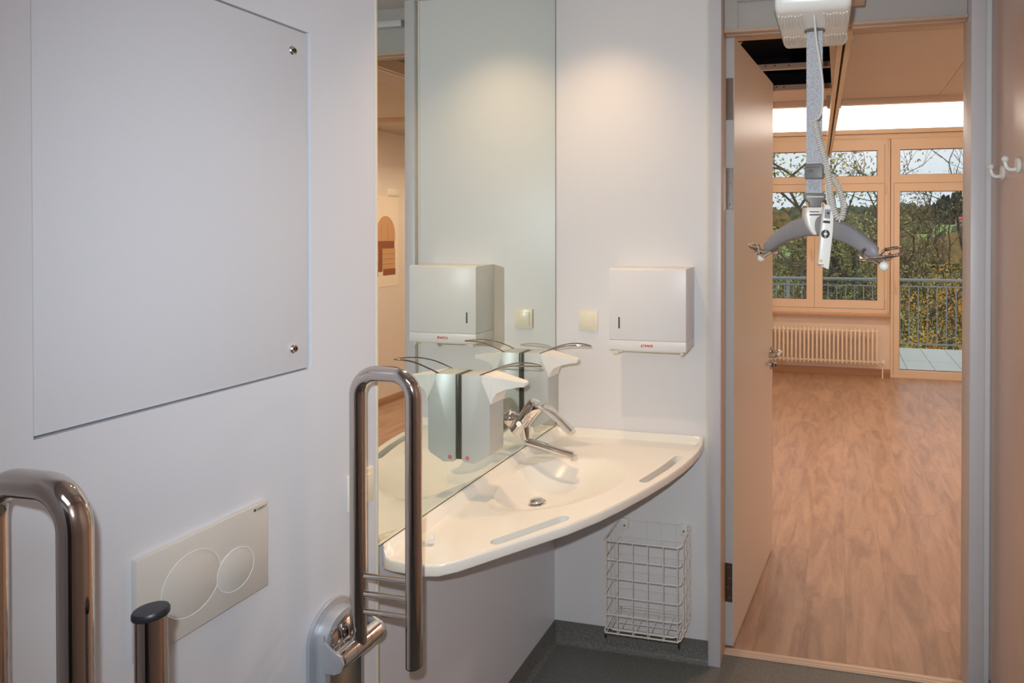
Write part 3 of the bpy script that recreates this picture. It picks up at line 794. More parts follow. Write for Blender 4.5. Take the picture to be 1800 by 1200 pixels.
# spreader bar
UR = Vector((.9755, .2202, 0)); UF = Vector((-.2202, .9755, 0))   # right / away directions
bd = (UR*.443-UF*.897).normalized()
bc = Vector((-.071, 1.966, 1.705))
def spreader():
    t = empty('spreader_bar', (bc.x, bc.y, 1.60), 'grey curved spreader bar with steel hooks hanging from the hoist strap', 'spreader bar')
    side = bd.cross(Vector((0, 0, 1))).normalized()
    bm = B(); rings = []
    N = 36; L = .262
    for i in range(N+1):
        s = -1+2*i/N
        zc = bc.z - .078*s*s + .006
        hh = .030*(1-.45*s*s); ww = .022*(1-.35*s*s)
        if abs(s) > .93: k = (1-abs(s))/.07; hh *= math.sqrt(max(.04, 1-(1-k)**2)); ww *= math.sqrt(max(.04, 1-(1-k)**2))
        c = Vector((bc.x, bc.y, 0))+bd*(L*s); c.z = zc
        slope = -2*.078*s/L; T = Vector((bd.x, bd.y, slope)).normalized(); U = side.cross(T).normalized()
        if U.z < 0: U = -U
        rings.append([bm.verts.new(c+U*hh*math.copysign(abs(math.cos(a))**.8, math.cos(a))+side*ww*math.copysign(abs(math.sin(a))**.8, math.sin(a))) for a in [2*PI*k/20 for k in range(20)]])
    for a, b in zip(rings, rings[1:]):
        for k in range(20): bm.faces.new((a[k], a[(k+1) % 20], b[(k+1) % 20], b[k]))
    bm.faces.new(rings[0]); bm.faces.new(rings[-1][::-1])
    obj('bar', bm, M['grey_plastic'], t, angle=60)
    # white shield-like centre cap and dark swivel clip
    w = UR; f = -UF
    def shape(pts, y0, y1, bev):
        b_ = B(); prism(b_, pts, 'y', y0, y1, bev, 3)
        Mx = Matrix(((UR.x, UF.x, 0, bc.x), (UR.y, UF.y, 0, bc.y), (0, 0, 1, 0), (0, 0, 0, 1))); bmesh.ops.transform(b_, matrix=Mx, verts=b_.verts); return b_
    cap = [(-.030, 1.763), (.028, 1.763), (.031, 1.755), (.029, 1.738), (.020, 1.722), (.011, 1.700), (.002, 1.686), (-.006, 1.683), (-.016, 1.692), (-.026, 1.712), (-.032, 1.74)]
    cp = obj('centre_cap', shape(cap, -.036, .036, .006), M['white_plastic'], t, angle=50)
    def lm(x, z, y=-.0365): 
        p = Vector((bc.x, bc.y, z))+UR*x+UF*y; return face_matrix(p, UR, (0, 0, 1))
    text_obj('lettering', 'CE', .0068, M['dark_print'], cp, lm(.014, 1.750), .0001, bold=.0001)
    obj('print_line', shape([(-.021, 1.7485), (.006, 1.7485), (.006, 1.7515), (-.021, 1.7515)], -.0366, -.0361, 0), M['plan_brown'], cp)
    obj('label_strip', shape([(-.022, 1.7395), (.021, 1.7395), (.021, 1.7435), (-.022, 1.7435)], -.0366, -.0361, 0), M['dark_print'], cp)
    clip = [(-.0275, 1.805), (.0275, 1.805), (.031, 1.800), (.031, 1.790), (.017, 1.776), (.017, 1.7635), (-.017, 1.7635), (-.017, 1.776), (-.031, 1.790), (-.031, 1.800)]
    cl = obj('swivel_clip', shape(clip, -.010, .010, .003), M['grey_dark'], t, angle=40)
    obj('clip_bar', shape([(-.024, 1.7925), (.024, 1.7925), (.024, 1.7955), (-.024, 1.7955)], -.0112, -.0101, 0), M['orange_print'] if False else M['cream'], cl)
    # hooks: bent steel wire pigtails
    for sg in (-1, 1):
        e = Vector((bc.x, bc.y, bc.z-.072))+bd*(sg*.252)
        o_ = bd*sg; s_ = side*sg
        def P(a, b, c): return e+o_*a+s_*b+Vector((0, 0, c))
        pts = [P(-.01, .022, .018), P(-.02, .030, .002), P(.0, .036, -.010), P(.04, .030, -.004), P(.072, .016, .0), P(.085, -.004, .006), P(.075, -.022, .016), P(.045, -.030, .020), P(.010, -.026, .014)]
        pts2 = [P(.012, -.026, .016), P(-.012, -.034, .006), P(-.016, -.034, -.008), P(.01, -.036, -.012), P(.035, -.02, -.006), P(.05, -.004, .004)]
        bm = B(); tube(bm, catmull(pts, 6), .0044, 10); tube(bm, catmull(pts2, 6), .0044, 10); 
        hk = obj('hook', bm, M['steel'], t)
        bm = B(); tube(bm, [P(-.03, 0, .0), P(.028, 0, -.020)], .008, 14); obj('hook_stem', bm, M['steel'], t)
        bm = B(); bmesh.ops.create_uvsphere(bm, u_segments=16, v_segments=12, radius=.0125, matrix=Matrix.Translation(P(.034, 0, -.026))); obj('end_ball', bm, M['white_plastic'], t)
spreader()

# hand control with coiled cable
def handset():
    t = empty('hand_control', (-.03, 1.90, 1.58), 'white hoist hand control with arrow button hanging on a coiled white cable', 'remote control')
    # tilted flat body in front of the bar
    Dp = 1.885   # distance along the view-right frame
    def W(x, y, z): return UR*x+UF*y+Vector((0, 0, z))
    a = W(.3719, 1.790, 1.765); b = W(.3579, 1.785, 1.597)      # top and bottom centre
    ax = (a-b).normalized(); rt = ax.cross(UF).normalized(); rt = rt if rt.dot(UR) > 0 else -rt; nf = rt.cross(ax).normalized()
    nf = nf if nf.dot(-UF) > 0 else -nf
    L = (a-b).length
    rt2 = (rt*.93-nf*.36).normalized(); nf2 = (nf*.93+rt*.36).normalized()
    rt2 = rt; nf2 = nf
    Mx = Matrix(((rt2.x, nf2.x, ax.x, b.x), (rt2.y, nf2.y, ax.y, b.y), (rt2.z, nf2.z, ax.z, b.z), (0, 0, 0, 1)))
    bm = B(); prism(bm, [(-.0145, .006), (.0145, -.004), (.0175, .10), (.016, .145), (.008, L), (-.0105, L), (-.0125, .14), (-.014, .10)], 'y', -.013, .013, .003, 3)
    bmesh.ops.transform(bm, matrix=Mx, verts=bm.verts); bd_ = obj('housing', bm, M['white_plastic'], t, angle=45)
    def on(x, z, y=.0133): return Mx @ Vector((x, y, z))
    def fm(x, z): 
        p = on(x, z); return face_matrix(p, rt2, ax)
    bm = B(); box(bm, -.0095, .006, .0129, .0134, .132, .156, 0, 1, Mx); obj('display', bm, M['grey_plastic'], bd_)
    bm = B(); lathe(bm, [(0, 0), (.0035, 0), (.0035, .0006), (0, .0006)], on(.000, .146), nf2, 20); obj('dial_mark', bm, M['black'], bd_)
    bm = B(); box(bm, -.0115, .007, .0129, .0136, .119, .1255, .0004, 1, Mx); obj('button_bar', bm, M['black'], bd_)
    bm = B(); lathe(bm, [(0, 0), (.0115, 0), (.0115, .0012), (0, .0014)], on(-.003, .090), nf2, 32); bb = obj('arrow_button', bm, M['black'], bd_)
    bm = B(); lathe(bm, [(0, .0015), (.0045, .0015), (.0045, .0022), (0, .0022)], on(-.003, .090), nf2, 24); obj('button_centre', bm, M['white_plastic'], bb)
    for zz in (.0970, .0810): bm = B(); box(bm, -.005, -.001, .0144, .0152, zz, zz+.002, 0, 1, Mx); obj('arrow_mark', bm, M['white_plastic'], bb)
    bm = B(); lathe(bm, [(0, 0), (.0035, 0), (.0035, .0005), (0, .0005)], on(-.009, .018), nf2, 16); obj('logo', bm, M['orange_print'], bd_)
    bm = B(); box(bm, -.016, -.001, .0129, .0134, .006, .009, 0, 1, Mx); obj('print_line', bm, M['grey_plastic'], bd_)
    # straight cable from the motor
    c0 = [W(.3338, 1.79, 2.2715), W(.3399, 1.79, 2.2062), W(.3505, 1.79, 2.142), W(.3574, 1.79, 2.081), W(.3551, 1.79, 2.0199), W(.346, 1.79, 1.9985), W(.3368, 1.79, 1.9939)]
    bm = B(); tube(bm, catmull(c0, 8), .0032, 10); cb = obj('cable', bm, M['cable'], t)
    # coiled part
    cl = catmull([W(.3353, 1.79, 1.9939), W(.3456, 1.788, 1.9479), W(.3648, 1.785, 1.8804), W(.3718, 1.782, 1.836), W(.377, 1.778, 1.7872), W(.3885, 1.775, 1.7431), W(.4006, 1.775, 1.725), W(.4104, 1.778, 1.7417), W(.4115, 1.783, 1.7722), W(.4009, 1.79, 1.8107), W(.3856, 1.797, 1.8388), W(.3755, 1.80, 1.8482)], 10)
    bm = B(); tube(bm, catmull([W(.3755, 1.80, 1.8482), W(.3694, 1.80, 1.8191), W(.3709, 1.797, 1.7884), W(.3735, 1.791, 1.762)], 8), .003, 8); obj('cable', bm, M['cable'], t)
    # arc-length helix
    acc = [0]
    for p, q in zip(cl, cl[1:]): acc.append(acc[-1]+(q-p).length)
    tot = acc[-1]; turns = int(tot/.0062); n = turns*10; pts = []
    u = Vector((0, 1, 0))
    j = 0
    for i in range(n+1):
        s = tot*i/n
        while j < len(acc)-2 and acc[j+1] < s: j += 1
        f = (s-acc[j])/max(1e-9, acc[j+1]-acc[j]); c = cl[j].lerp(cl[j+1], f); T = (cl[j+1]-cl[j]).normalized()
        u = (u-T*u.dot(T)).normalized(); w = T.cross(u); ph = 2*PI*turns*i/n
        pts.append(c+(u*math.cos(ph)+w*math.sin(ph))*.0066)
    bm = B(); tube(bm, pts, .0026, 6); obj('coiled_cable', bm, M['cable'], t)
handset()

# rail above
t = empty('ceiling_rail', (-.03, 5.3, 2.50), 'long pale hoist rail running under the ceiling of the far room to the windows', 'ceiling rail')
def rail_seg(bm, p, q, w, z0, z1):
    p = Vector(p); q = Vector(q); dd = (q-p); L = dd.length; a = math.atan2(dd.y, dd.x)
    Mx = Matrix.Translation((p.x, p.y, 0)) @ Matrix.Rotation(a, 4, 'Z')
    box(bm, 0, L, -w, -.006, z0, z1, .001, 1, Mx); box(bm, 0, L, .006, w, z0, z1, .001, 1, Mx); box(bm, 0, L, -w, w, z1, z1+.012, .001, 1, Mx)
bm = B(); rail_seg(bm, (.025, 2.78, 0), (-.128, 7.66, 0), .030, 2.525, 2.575); obj('rail', bm, M['frame'], t)
bm = B(); p, q = Vector((.025, 2.79, 0)), Vector((-.128, 7.65, 0)); tube(bm, [(p.x, p.y, 2.566), (q.x, q.y, 2.566)], .0055, 6); obj('rail_groove', bm, M['frame_line'], t)
for f in (.08, .44):
    c = p.lerp(q, f); obj('hanger', box(B(), c.x-.05, c.x+.05, c.y-.04, c.y+.04, 2.588, ZC-.0005, .003), M['silver_paint'], t)
c = p.lerp(q, .985); obj('hanger', box(B(), c.x-.012, c.x+.012, c.y, YW-.001, 2.588, 2.612, .002), M['silver_paint'], t)
t = empty('bathroom_rail', (.02, 1.7, 2.5), 'short beige rail piece beside the hoist motor at the top of the photo', 'ceiling rail')
bm = B(); rail_seg(bm, (-.0727, .6, 0), (-.0727, 2.588, 0), .028, 2.4985, 2.545); obj('rail', bm, M['headframe'], t)
obj('rail_plate', box(B(), -.12, .080, 2.29, 2.36, 2.4660, 2.4982, .002), M['headframe'], t)
obj('rail_hanger', box(B(), -.10, -.045, .9, 1.0, 2.557, H-.0003, .002), M['headframe'], t)
obj('rail_hanger', box(B(), -.10, -.045, 2.29, 2.34, 2.557, H-.0003, .002), M['headframe'], t)

# ------------------------------------------------------------------ far room shell
obj('floor_bedroom', box(B(), -1.5, 2.3, 2.622, YW+.1, -.1, -.0002), M['oak'], kind='structure', smooth=False)
obj('wall_bedroom_left', box(B(), -1.42, -1.3, 2.70, YW, 0, 3.5), M['room_wall'], kind='structure', smooth=False)
obj('wall_bedroom_right', box(B(), 2.07, 2.2, 2.70, YW, 0, 3.5), M['room_wall'], kind='structure', smooth=False)
bm = B(); box(bm, -1.42, -.46, 2.6995, 2.74, 0, 3.5); box(bm, .5055, 2.2, 2.6995, 2.74, 0, 3.5); box(bm, -.46, .5055, 2.70, 2.74, 2.50, 3.5)
# door clearance on the hinge side
obj('wall_bedroom_near', bm, M['room_wall'], kind='structure', smooth=False)
# suspended ceiling with removed boards (open plenum), joints as thin gaps
bm = B()
ys = [2.742, 3.40, 4.25, 4.89, 5.045]
def cbox(x0, x1, y0, y1): box(bm, x0+.0015, x1-.0015, y0+.0015, y1-.0015, ZC, ZC+.02)
VX = -.058
for i in range(4):
    y0, y1 = ys[i], ys[i+1]
    if i == 0: cbox(-1.3, VX, y0, y1)
    for x0, x1 in ((VX, .69), (.69, 1.38), (1.38, 2.07)): cbox(x0, x1, y0, y1)
cbox(-1.3, VX, 4.67, 5.045)
for k in range(5):
    yy = 5.045+.615*k
    cbox(1.5, 2.07, yy, min(yy+.615, YW))
obj('ceiling_bedroom', bm, M['room_ceiling'], kind='structure', smooth=False)
bm = B(); box(bm, -1.3, 2.07, 5.046, 5.060, ZC-.042, ZC+.03, .002); box(bm, -1.3, 2.07, 5.060, 5.10, ZC+.01, ZC+.03); box(bm, -1.3, 1.5, 5.10, 5.12, ZC+.02, 3.45); box(bm, 1.48, 1.4995, 5.12, YW-.001, ZC-.002, 3.45)
box(bm, -1.3, VX-.001, 4.655, 4.669, ZC-.001, ZC+.040, .001); box(bm, -1.3, VX-.001, 4.640, 4.655, ZC-.001, ZC+.003)
box(bm, -1.3, VX-.001, 4.045, 4.060, ZC-.001, ZC+.036, .001); box(bm, -1.3, VX-.001, 4.030, 4.045, ZC-.001, ZC+.003)
obj('ceiling_beam', bm, M['headframe'], kind='structure')
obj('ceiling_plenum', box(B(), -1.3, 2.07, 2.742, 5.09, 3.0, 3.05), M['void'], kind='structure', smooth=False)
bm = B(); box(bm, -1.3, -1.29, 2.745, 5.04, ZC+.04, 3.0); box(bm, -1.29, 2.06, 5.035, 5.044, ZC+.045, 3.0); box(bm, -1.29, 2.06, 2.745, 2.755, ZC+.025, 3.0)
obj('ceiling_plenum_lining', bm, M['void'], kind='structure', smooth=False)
obj('ceiling_raised', box(B(), -1.3, 2.07, 5.0, YW+.1, 3.45, 3.5), M['room_ceiling'], kind='structure', smooth=False)
# dangling cream board corner in the opening
t = empty('loose_ceiling_board', (-.65, 3.6, ZC+.05), 'cream loose board corner showing in the dark ceiling opening above the door', 'ceiling board')
obj('board', prism(B(), [(-.76, 3.55), (-.52, 3.62), (-.60, 3.80), (-.80, 3.80)], 'z', ZC+.055, ZC+.07), M['headframe'], t, smooth=False)
# perforation dots on beams
bmo = bpy.data.objects['ceiling_beam']
for (x, y, z) in ((-.44, 4.0448, ZC+.024), (-.385, 4.0448, ZC+.024), (-.30, 4.0448, ZC+.022), (-.43, 4.6548, ZC+.026), (-.38, 4.6548, ZC+.026)):
    bm = B(); lathe(bm, [(0, 0), (.005, 0), (.005, .001), (0, .001)], (x, y, z), (0, -1, 0), 10); obj('screw', bm, M['black'], bmo)

# window wall
bm = B()
Y0, Y1 = YW, YW+.2
box(bm, -1.42, .5955, Y0, Y1, 0, .712)
box(bm, -1.42, -1.12, Y0, Y1, .712, 3.5); box(bm, 1.66, 2.2, Y0, Y1, 0, 3.5)
box(bm, -1.12, 1.66, Y0, Y1, 2.78, 2.8925); box(bm, -1.12, 1.66, Y0, Y1, 3.182, 3.5)
obj('wall_bedroom_window', bm, M['room_wall'], kind='structure', smooth=False)
obj('baseboard_bedroom', box(B(), -1.3, .5955, YW-.012, YW, 0, .086, .001), mat('wood skirting', (176, 138, 108), .5), kind='structure')
obj('baseboard_bedroom_right', box(B(), 2.058, 2.07, 2.742, YW-.013, 0, .07, .001), bpy.data.materials['wood skirting'], kind='structure')
bm = B(); box(bm, -1.12, 1.66, YW-.05, YW, 2.84, 2.8925, .004); box(bm, -1.12, 1.66, YW-.03, YW, 2.775, 2.835, .003); box(bm, -.2, .25, YW-.045, YW-.03, 2.79, 2.806, .002)
obj('trim_9', bm, M['frame'], kind='structure')

def frame_with_panes(name, X0, X1, Z0, Z1, panes, depth=(-.03, .05), parts=()):
    """frame = slab with rectangular openings, each pane a part"""
    t = empty(name, ((X0+X1)/2, YW, Z0), kind='structure')
    xs = sorted({X0, X1, *[p[0] for p in panes], *[p[1] for p in panes]}); zs = sorted({Z0, Z1, *[p[2] for p in panes], *[p[3] for p in panes]})
    bm = B()
    for a, b in zip(xs, xs[1:]):
        for c, e in zip(zs, zs[1:]):
            mx_, mz = (a+b)/2, (c+e)/2
            if any(p[0] < mx_ < p[1] and p[2] < mz < p[3] for p in panes): continue
            box(bm, a, b, YW+depth[0], YW+depth[1], c, e)
    bmesh.ops.remove_doubles(bm, verts=bm.verts, dist=.0001)
    fr = obj('frame', bm, M['frame'], t, smooth=False)
    for (a, b, c, e) in panes:
        bm = B(); box(bm, a, b, YW+.008, YW+.014, c, e); pn = obj('pane', bm, M['glass'], t, smooth=False)
        bm = B(); q = .006
        for r in ((a, b, c, c+q), (a, b, e-q, e), (a, a+q, c, e), (b-q, b, c, e)): box(bm, r[0], r[1], YW+.004, YW+.018, r[2], r[3])
        obj('seal', bm, M['frame_line'], pn, smooth=False)
    return t, fr
# casement window, two sashes with top light
w1, fr = frame_with_panes('window_1', -1.12, .5445, .742, 2.775, [(-.985, -.385, .888, 2.172), (-.198, .432, .888, 2.172), (-.985, .427, 2.349, 2.6505)])
bm = B()
for a in (-.2915,): box(bm, a-.0015, a+.0015, YW-.0315, YW-.030, .79, 2.25)
for z in (.792, 2.262): box(bm, -1.05, .51, YW-.0315, YW-.030, z-.0015, z+.0015)
box(bm, .5085, .5115, YW-.0315, YW-.030, .79, 2.72); obj('joint_line', bm, M['frame_line'], fr, smooth=False)
obj('sash_handle', box(B(), -.325, -.308, YW-.055, YW-.0318, 1.36, 1.50, .005), M['frame'], w1)
for z in (.80, 2.13): 
    bm = B(); tube(bm, [(.522, YW-.038, z), (.522, YW-.038, z+.11)], .008, 10); obj('hinge', bm, M['frame'], w1)
obj('joint_cover', box(B(), .5455, .5735, YW-.018, YW+.05, .742, 2.775, .003), M['frame'], w1)
obj('shadow_joint', box(B(), .5736, .5800, YW-.006, YW+.05, .742, 2.775), M['frame_line'], w1)
d2, fr = frame_with_panes('door_2', .5805, 1.66, 0, 2.775, [(.678, 1.56, .088, 2.166), (.678, 1.56, 2.359, 2.6525)])
bm = B(); box(bm, .612, .615, YW-.0315, YW-.030, .03, 2.26); box(bm, .612, 1.62, YW-.0315, YW-.030, 2.262, 2.265); obj('joint_line', bm, M['frame_line'], fr, smooth=False)
hn = obj('door_handle', box(B(), .634, .652, YW-.05, YW-.0318, .98, 1.13, .005), M['frame'], d2)
# window sill
obj('trim_10', box(B(), -1.12, .5795, YW-.10, YW-.0325, .712, .737, .004), mat('oak sill', (206, 160, 118), .4), kind='structure')
# clerestory strip of frosted glass
t = empty('window_2', (.2, YW, 2.893), kind='structure')
fm_ = bpy.data.materials.new('frosted daylight panel'); fm_.use_nodes = True; nt = fm_.node_tree; nt.nodes.clear()
o_ = nt.nodes.new('ShaderNodeOutputMaterial'); tl = nt.nodes.new('ShaderNodeBsdfTranslucent'); tp = nt.nodes.new('ShaderNodeBsdfTransparent'); mx = nt.nodes.new('ShaderNodeMixShader')
em = nt.nodes.new('ShaderNodeEmission'); em.inputs['Color'].default_value = (1, .93, .84, 1); em.inputs['Strength'].default_value = 2.0; ad = nt.nodes.new('ShaderNodeAddShader')
tl.inputs['Color'].default_value = (.95, .93, .9, 1); mx.inputs['Fac'].default_value = .4
nt.links.new(tl.outputs[0], mx.inputs[1]); nt.links.new(tp.outputs[0], mx.inputs[2]); nt.links.new(mx.outputs[0], ad.inputs[0]); nt.links.new(em.outputs[0], ad.inputs[1]); nt.links.new(ad.outputs[0], o_.inputs[0])
obj('light_strip', box(B(), -1.12, 1.66, YW+.02, YW+.03, 2.893, 3.1815), fm_, t, smooth=False)

# radiator
t = empty('radiator', (-.2, 8.02, .12), 'cream ribbed column radiator under the far window', 'radiator')
cols = []
for k in range(28):
    x = .423-.0487*k
    bm = B()
    for yy in (7.985, 8.055):
        tube(bm, rounded([(x, 8.02, .558), (x, yy, .556), (x, yy, .160), (x, 8.02, .158)], .02, 4), .0115, 10)
    obj('column', bm, M['radiator'], t)
bm = B(); tube(bm, [(.423-.0487*27, 8.02, .535), (.423, 8.02, .535)], .014, 12); obj('header_pipe', bm, M['radiator'], t)
bm = B(); tube(bm, [(.423-.0487*27, 8.02, .182), (.43, 8.02, .182)], .014, 12); obj('header_pipe', bm, M['radiator'], t)
for x in (.3, -.7):
    bm = B(); box(bm, x-.01, x+.01, 8.068, YW, .45, .47); obj('wall_bracket', bm, M['radiator'], t)
bm = B(); tube(bm, [(.43, 8.02, .182), (.47, 8.02, .182)], .010, 12); lathe(bm, [(0, 0), (.016, 0), (.016, .01), (.023, .014), (.023, .045), (.018, .055), (0, .056)], (.497, 8.035, .19), (0, -1, 0), 20); vl = obj('valve', bm, M['white_plastic'], t)
bm = B(); tube(bm, [(.490, 8.02, .175), (.490, 8.02, 0.0)], .009, 12); obj('feed_pipe', bm, M['radiator'], vl)

# poster on the right wall of the far room (seen in the mirror)
t = empty('floor_plan_poster', (2.068, 5.62, 1.15), 'large brown floor plan poster on the far room wall, seen in the mirror', 'poster')
xw = 2.0693
bm = B(); prism(bm, [(5.18, 1.152), (5.90, 1.152), (5.925, 1.19), (5.93, 2.04), (5.18, 2.035)], 'x', xw-.002, xw, 0); obj('sheet', bm, M['paper'], t, smooth=False)
def pl(name, y0, y1, z0, z1, mm): obj(name, box(B(), xw-.0032, xw-.0021, y0, y1, z0, z1), M[mm], t, smooth=False)
bm = B(); pts = [(5.42+.17*math.cos(a)*1.0, 1.60+.02+.20*math.sin(a)) for a in [PI*k/16 for k in range(17)]]
pts = [(5.73+.14*math.cos(a), 1.66+.185*math.sin(a)) for a in [PI*k/16 for k in range(17)]]
prism(bm, [(5.87, 1.60)]+pts+[(5.59, 1.78), (5.25, 1.78), (5.25, 1.60)], 'x', xw-.0031, xw-.0021); obj('plan_round_room', bm, M['plan_tan'], t, smooth=False)
pl('plan_corridor', 5.25, 5.86, 1.525, 1.5995, 'plan_brown'); pl('plan_corridor', 5.62, 5.68, 1.30, 1.5245, 'plan_brown')
pl('plan_rooms', 5.681, 5.87, 1.325, 1.5245, 'plan_tan'); pl('plan_corridor', 5.69, 5.875, 1.262, 1.3245, 'plan_brown'); pl('plan_rooms', 5.25, 5.6195, 1.40, 1.5245, 'plan_tan'); pl('plan_corridor', 5.25, 5.6195, 1.25, 1.3995, 'plan_brown')
bm = B()
for z in (1.47, 1.42, 1.37): box(bm, xw-.0036, xw-.0033, 5.69, 5.865, z, z+.003)
for y in (5.30, 5.42, 5.54, 5.66, 5.76): box(bm, xw-.0036, xw-.0033, y, y+.003, 1.61, 1.76)
obj('plan_lines', bm, M['plan_brown'], t, smooth=False)
t = empty('wall_thermostat', (2.068, 5.85, 2.05), 'small cream wall plate above the poster, seen in the mirror', 'switch')
obj('plate', box(B(), 2.061, 2.07, 5.77, 5.93, 2.045, 2.115, .002), M['switch'], t)

# lamps in the far room: surface ceiling lights out of direct view
lamp_m = mat('warm lamp diffuser', (255, 220, 180), .5, emit=(255, 206, 160), estr=2.2)
def ceiling_lamp(x, y, lab, power):
    t = empty('ceiling_light', (x, y, ZC-.05), lab, 'ceiling light', 'ceiling lights of the far room')
    bm = B(); lathe(bm, [(0, 0), (.16, 0), (.16, -.02), (.14, -.02)], (x, y, ZC), (0, 0, 1), 40); obj('base', bm, M['white_plastic'], t)
    bm = B(); lathe(bm, [(0, -.0205), (.145, -.0205), (.14, -.045), (.09, -.062), (0, -.068)], (x, y, ZC), (0, 0, 1), 40); obj('diffuser', bm, lamp_m, t)
    l = bpy.data.lights.new('warm_lamp', 'AREA'); l.shape = 'DISK'; l.size = .3; l.energy = power; l.color = (1, .745, .56)
    o = bpy.data.objects.new('warm_lamp', l); o.location = (x, y, ZC-.075); COL.objects.link(o)
POW = 25
ceiling_lamp(-.85, 4.85, 'round ceiling light behind the open door', POW*.6)
ceiling_lamp(1.75, 4.5, 'round ceiling light near the right wall of the far room', POW)
l = bpy.data.lights.new('warm_lamp', 'AREA'); l.shape = 'RECTANGLE'; l.size = .9; l.size_y = .3; l.energy = POW*1.7; l.color = (1, .745, .56)
o = bpy.data.objects.new('warm_lamp', l); o.location = (.5, 5.6, 3.42); COL.objects.link(o)

# bathroom lights
def downlight(x, y, lab, power, size=1.25, blend=.8, aim=None):
    t = empty('downlight', (x, y, H-.003), lab, 'downlight', 'recessed downlights in the bathroom ceiling')
    bm = B(); lathe(bm, [(.030, 0), (.044, 0), (.044, -.003), (.030, -.004), (.028, -.001)], (x, y, H-.0002), (0, 0, 1), 32, True); obj('ring', bm, M['chrome'], t)
    bm = B(); lathe(bm, [(0, -.0022), (.027, -.0022), (.027, -.0005), (0, -.0005)], (x, y, H), (0, 0, 1), 24); obj('lens', bm, mat('halogen lens', (255, 235, 205), .4, emit=(255, 225, 185), estr=8), t)
    l = bpy.data.lights.new('halogen', 'SPOT'); l.energy = power; l.color = (1, .67, .39); l.spot_size = size; l.spot_blend = blend; l.shadow_soft_size = .025
    o = bpy.data.objects.new('halogen', l); o.location = (x, y, H-.012); COL.objects.link(o)
    if aim: o.rotation_euler = (Vector(aim)-Vector((x, y, H))).to_track_quat('-Z', 'Y').to_euler()
    return o
downlight(-.91, 2.24, 'recessed halogen downlight over the washbasin near the back wall', 19, 2.0, 1.0)
downlight(-.86, 1.72, 'recessed halogen downlight over the front of the washbasin', 40, 1.5, 1.0)

# added unseen cool fill panel behind the camera, plus the camera flash
t = empty('added_fill_panel', (.0, -.45, H-.05), 'flat white fill light panel added on the ceiling behind the viewer', 'ceiling light')
obj('housing', box(B(), -.45, .35, -.75, -.15, H-.05, H-.0005, .004), mat('fill panel diffuser', (250, 250, 250), .5, emit=(235, 240, 255), estr=1.2), t)
l = bpy.data.lights.new('cool_fill', 'AREA'); l.shape = 'RECTANGLE'; l.size = .8; l.size_y = .6; l.energy = 5; l.color = (.86, .93, 1)
o = bpy.data.objects.new('cool_fill', l); o.location = (-.05, -.45, H-.055); COL.objects.link(o)
l = bpy.data.lights.new('flash', 'SPOT'); l.energy = 98; l.color = (.90, .955, 1); l.spot_size = math.radians(114); l.spot_blend = 1; l.shadow_soft_size = .012
o = bpy.data.objects.new('flash', l); o.location = (-.034, -.008, 1.768); COL.objects.link(o)
o.rotation_euler = (Vector((-.55, 2.5, 1.45))-Vector(o.location)).to_track_quat('-Z', 'Y').to_euler()

# ------------------------------------------------------------------ balcony
obj('floor_balcony', box(B(), -4, 5, YW+.2, 10.32, -.15, -.02), M['tile'], kind='structure', smooth=False)
t = empty('balcony_railing', (.5, 9.7, -.02), 'grey galvanised steel balcony railing with vertical bars outside the windows', 'railing')
bm = B(); tube(bm, [(-3.6, 9.7, 1.03), (4.6, 9.7, 1.03)], .021, 14); obj('handrail', bm, M['galv'], t)
for z in (.94, .145):
    bm = B(); box(bm, -3.6, 4.6, 9.69, 9.71, z-.008, z+.008, .001); obj('cross_rail', bm, M['galv'], t)
for k in range(64):
    x = -3.5+.1225*k+.0335
    bm = B(); tube(bm, [(x, 9.7, .153), (x, 9.7, .932)], .0065, 6); obj('bar', bm, M['galv'], t)
for x in (-2.9, -.727, 1.9, 4.0):
    bm = B(); box(bm, x-.025, x+.025, 9.712, 9.74, -.02, 1.0, .003); obj('post', bm, M['galv'], t)

# ------------------------------------------------------------------ landscape
ZG = -4.6
grass = ramp_mat('meadow grass', [(.3, (128, 152, 80)), (.6, (150, 178, 100)), (.8, (160, 156, 104))], .08, .9, 6)
def tz(x, y):
    z = ZG+.06*max(0, min(y, 200)-45)+.01*max(0, y-200)
    if y > 60: z += 1.0*math.sin(x*.03+y*.02)*min(1, (y-60)/100)
    return z
def terrain():
    bm = B(); nx, ny = 60, 70; V = []
    for j in range(ny+1):
        row = []
        y = 14+(j/ny)**2*520
        for i in range(nx+1):
            x = (-.35+.85*i/nx)*(y+20)
            row.append(bm.verts.new((x, y, tz(x, y))))
        V.append(row)
    for j in range(ny):
        for i in range(nx): bm.faces.new((V[j][i], V[j][i+1], V[j+1][i+1], V[j+1][i]))
    return obj('ground', bm, grass, kind='structure')
terrain()

def leafmat(name, cols): return ramp_mat(name, cols, 2.2, .7, 8, spec=.2)
LG = leafmat('green leaves', [(.34, (84, 90, 54)), (.48, (128, 132, 80)), (.58, (206, 202, 130)), (.66, (112, 116, 70)), (.78, (90, 84, 54))])
LY = leafmat('yellow autumn leaves', [(.32, (176, 120, 40)), (.5, (232, 164, 56)), (.62, (244, 196, 84)), (.72, (150, 126, 66))])
LB = leafmat('brown olive leaves', [(.35, (104, 98, 70)), (.5, (146, 136, 96)), (.65, (182, 168, 116)), (.75, (124, 112, 80))])
LD = leafmat('dark conifer needles', [(.35, (46, 60, 56)), (.6, (68, 82, 72)), (.75, (82, 94, 78))])
bark = ramp_mat('bark', [(.35, (70, 62, 52)), (.65, (112, 100, 84))], 12, .9, 4)

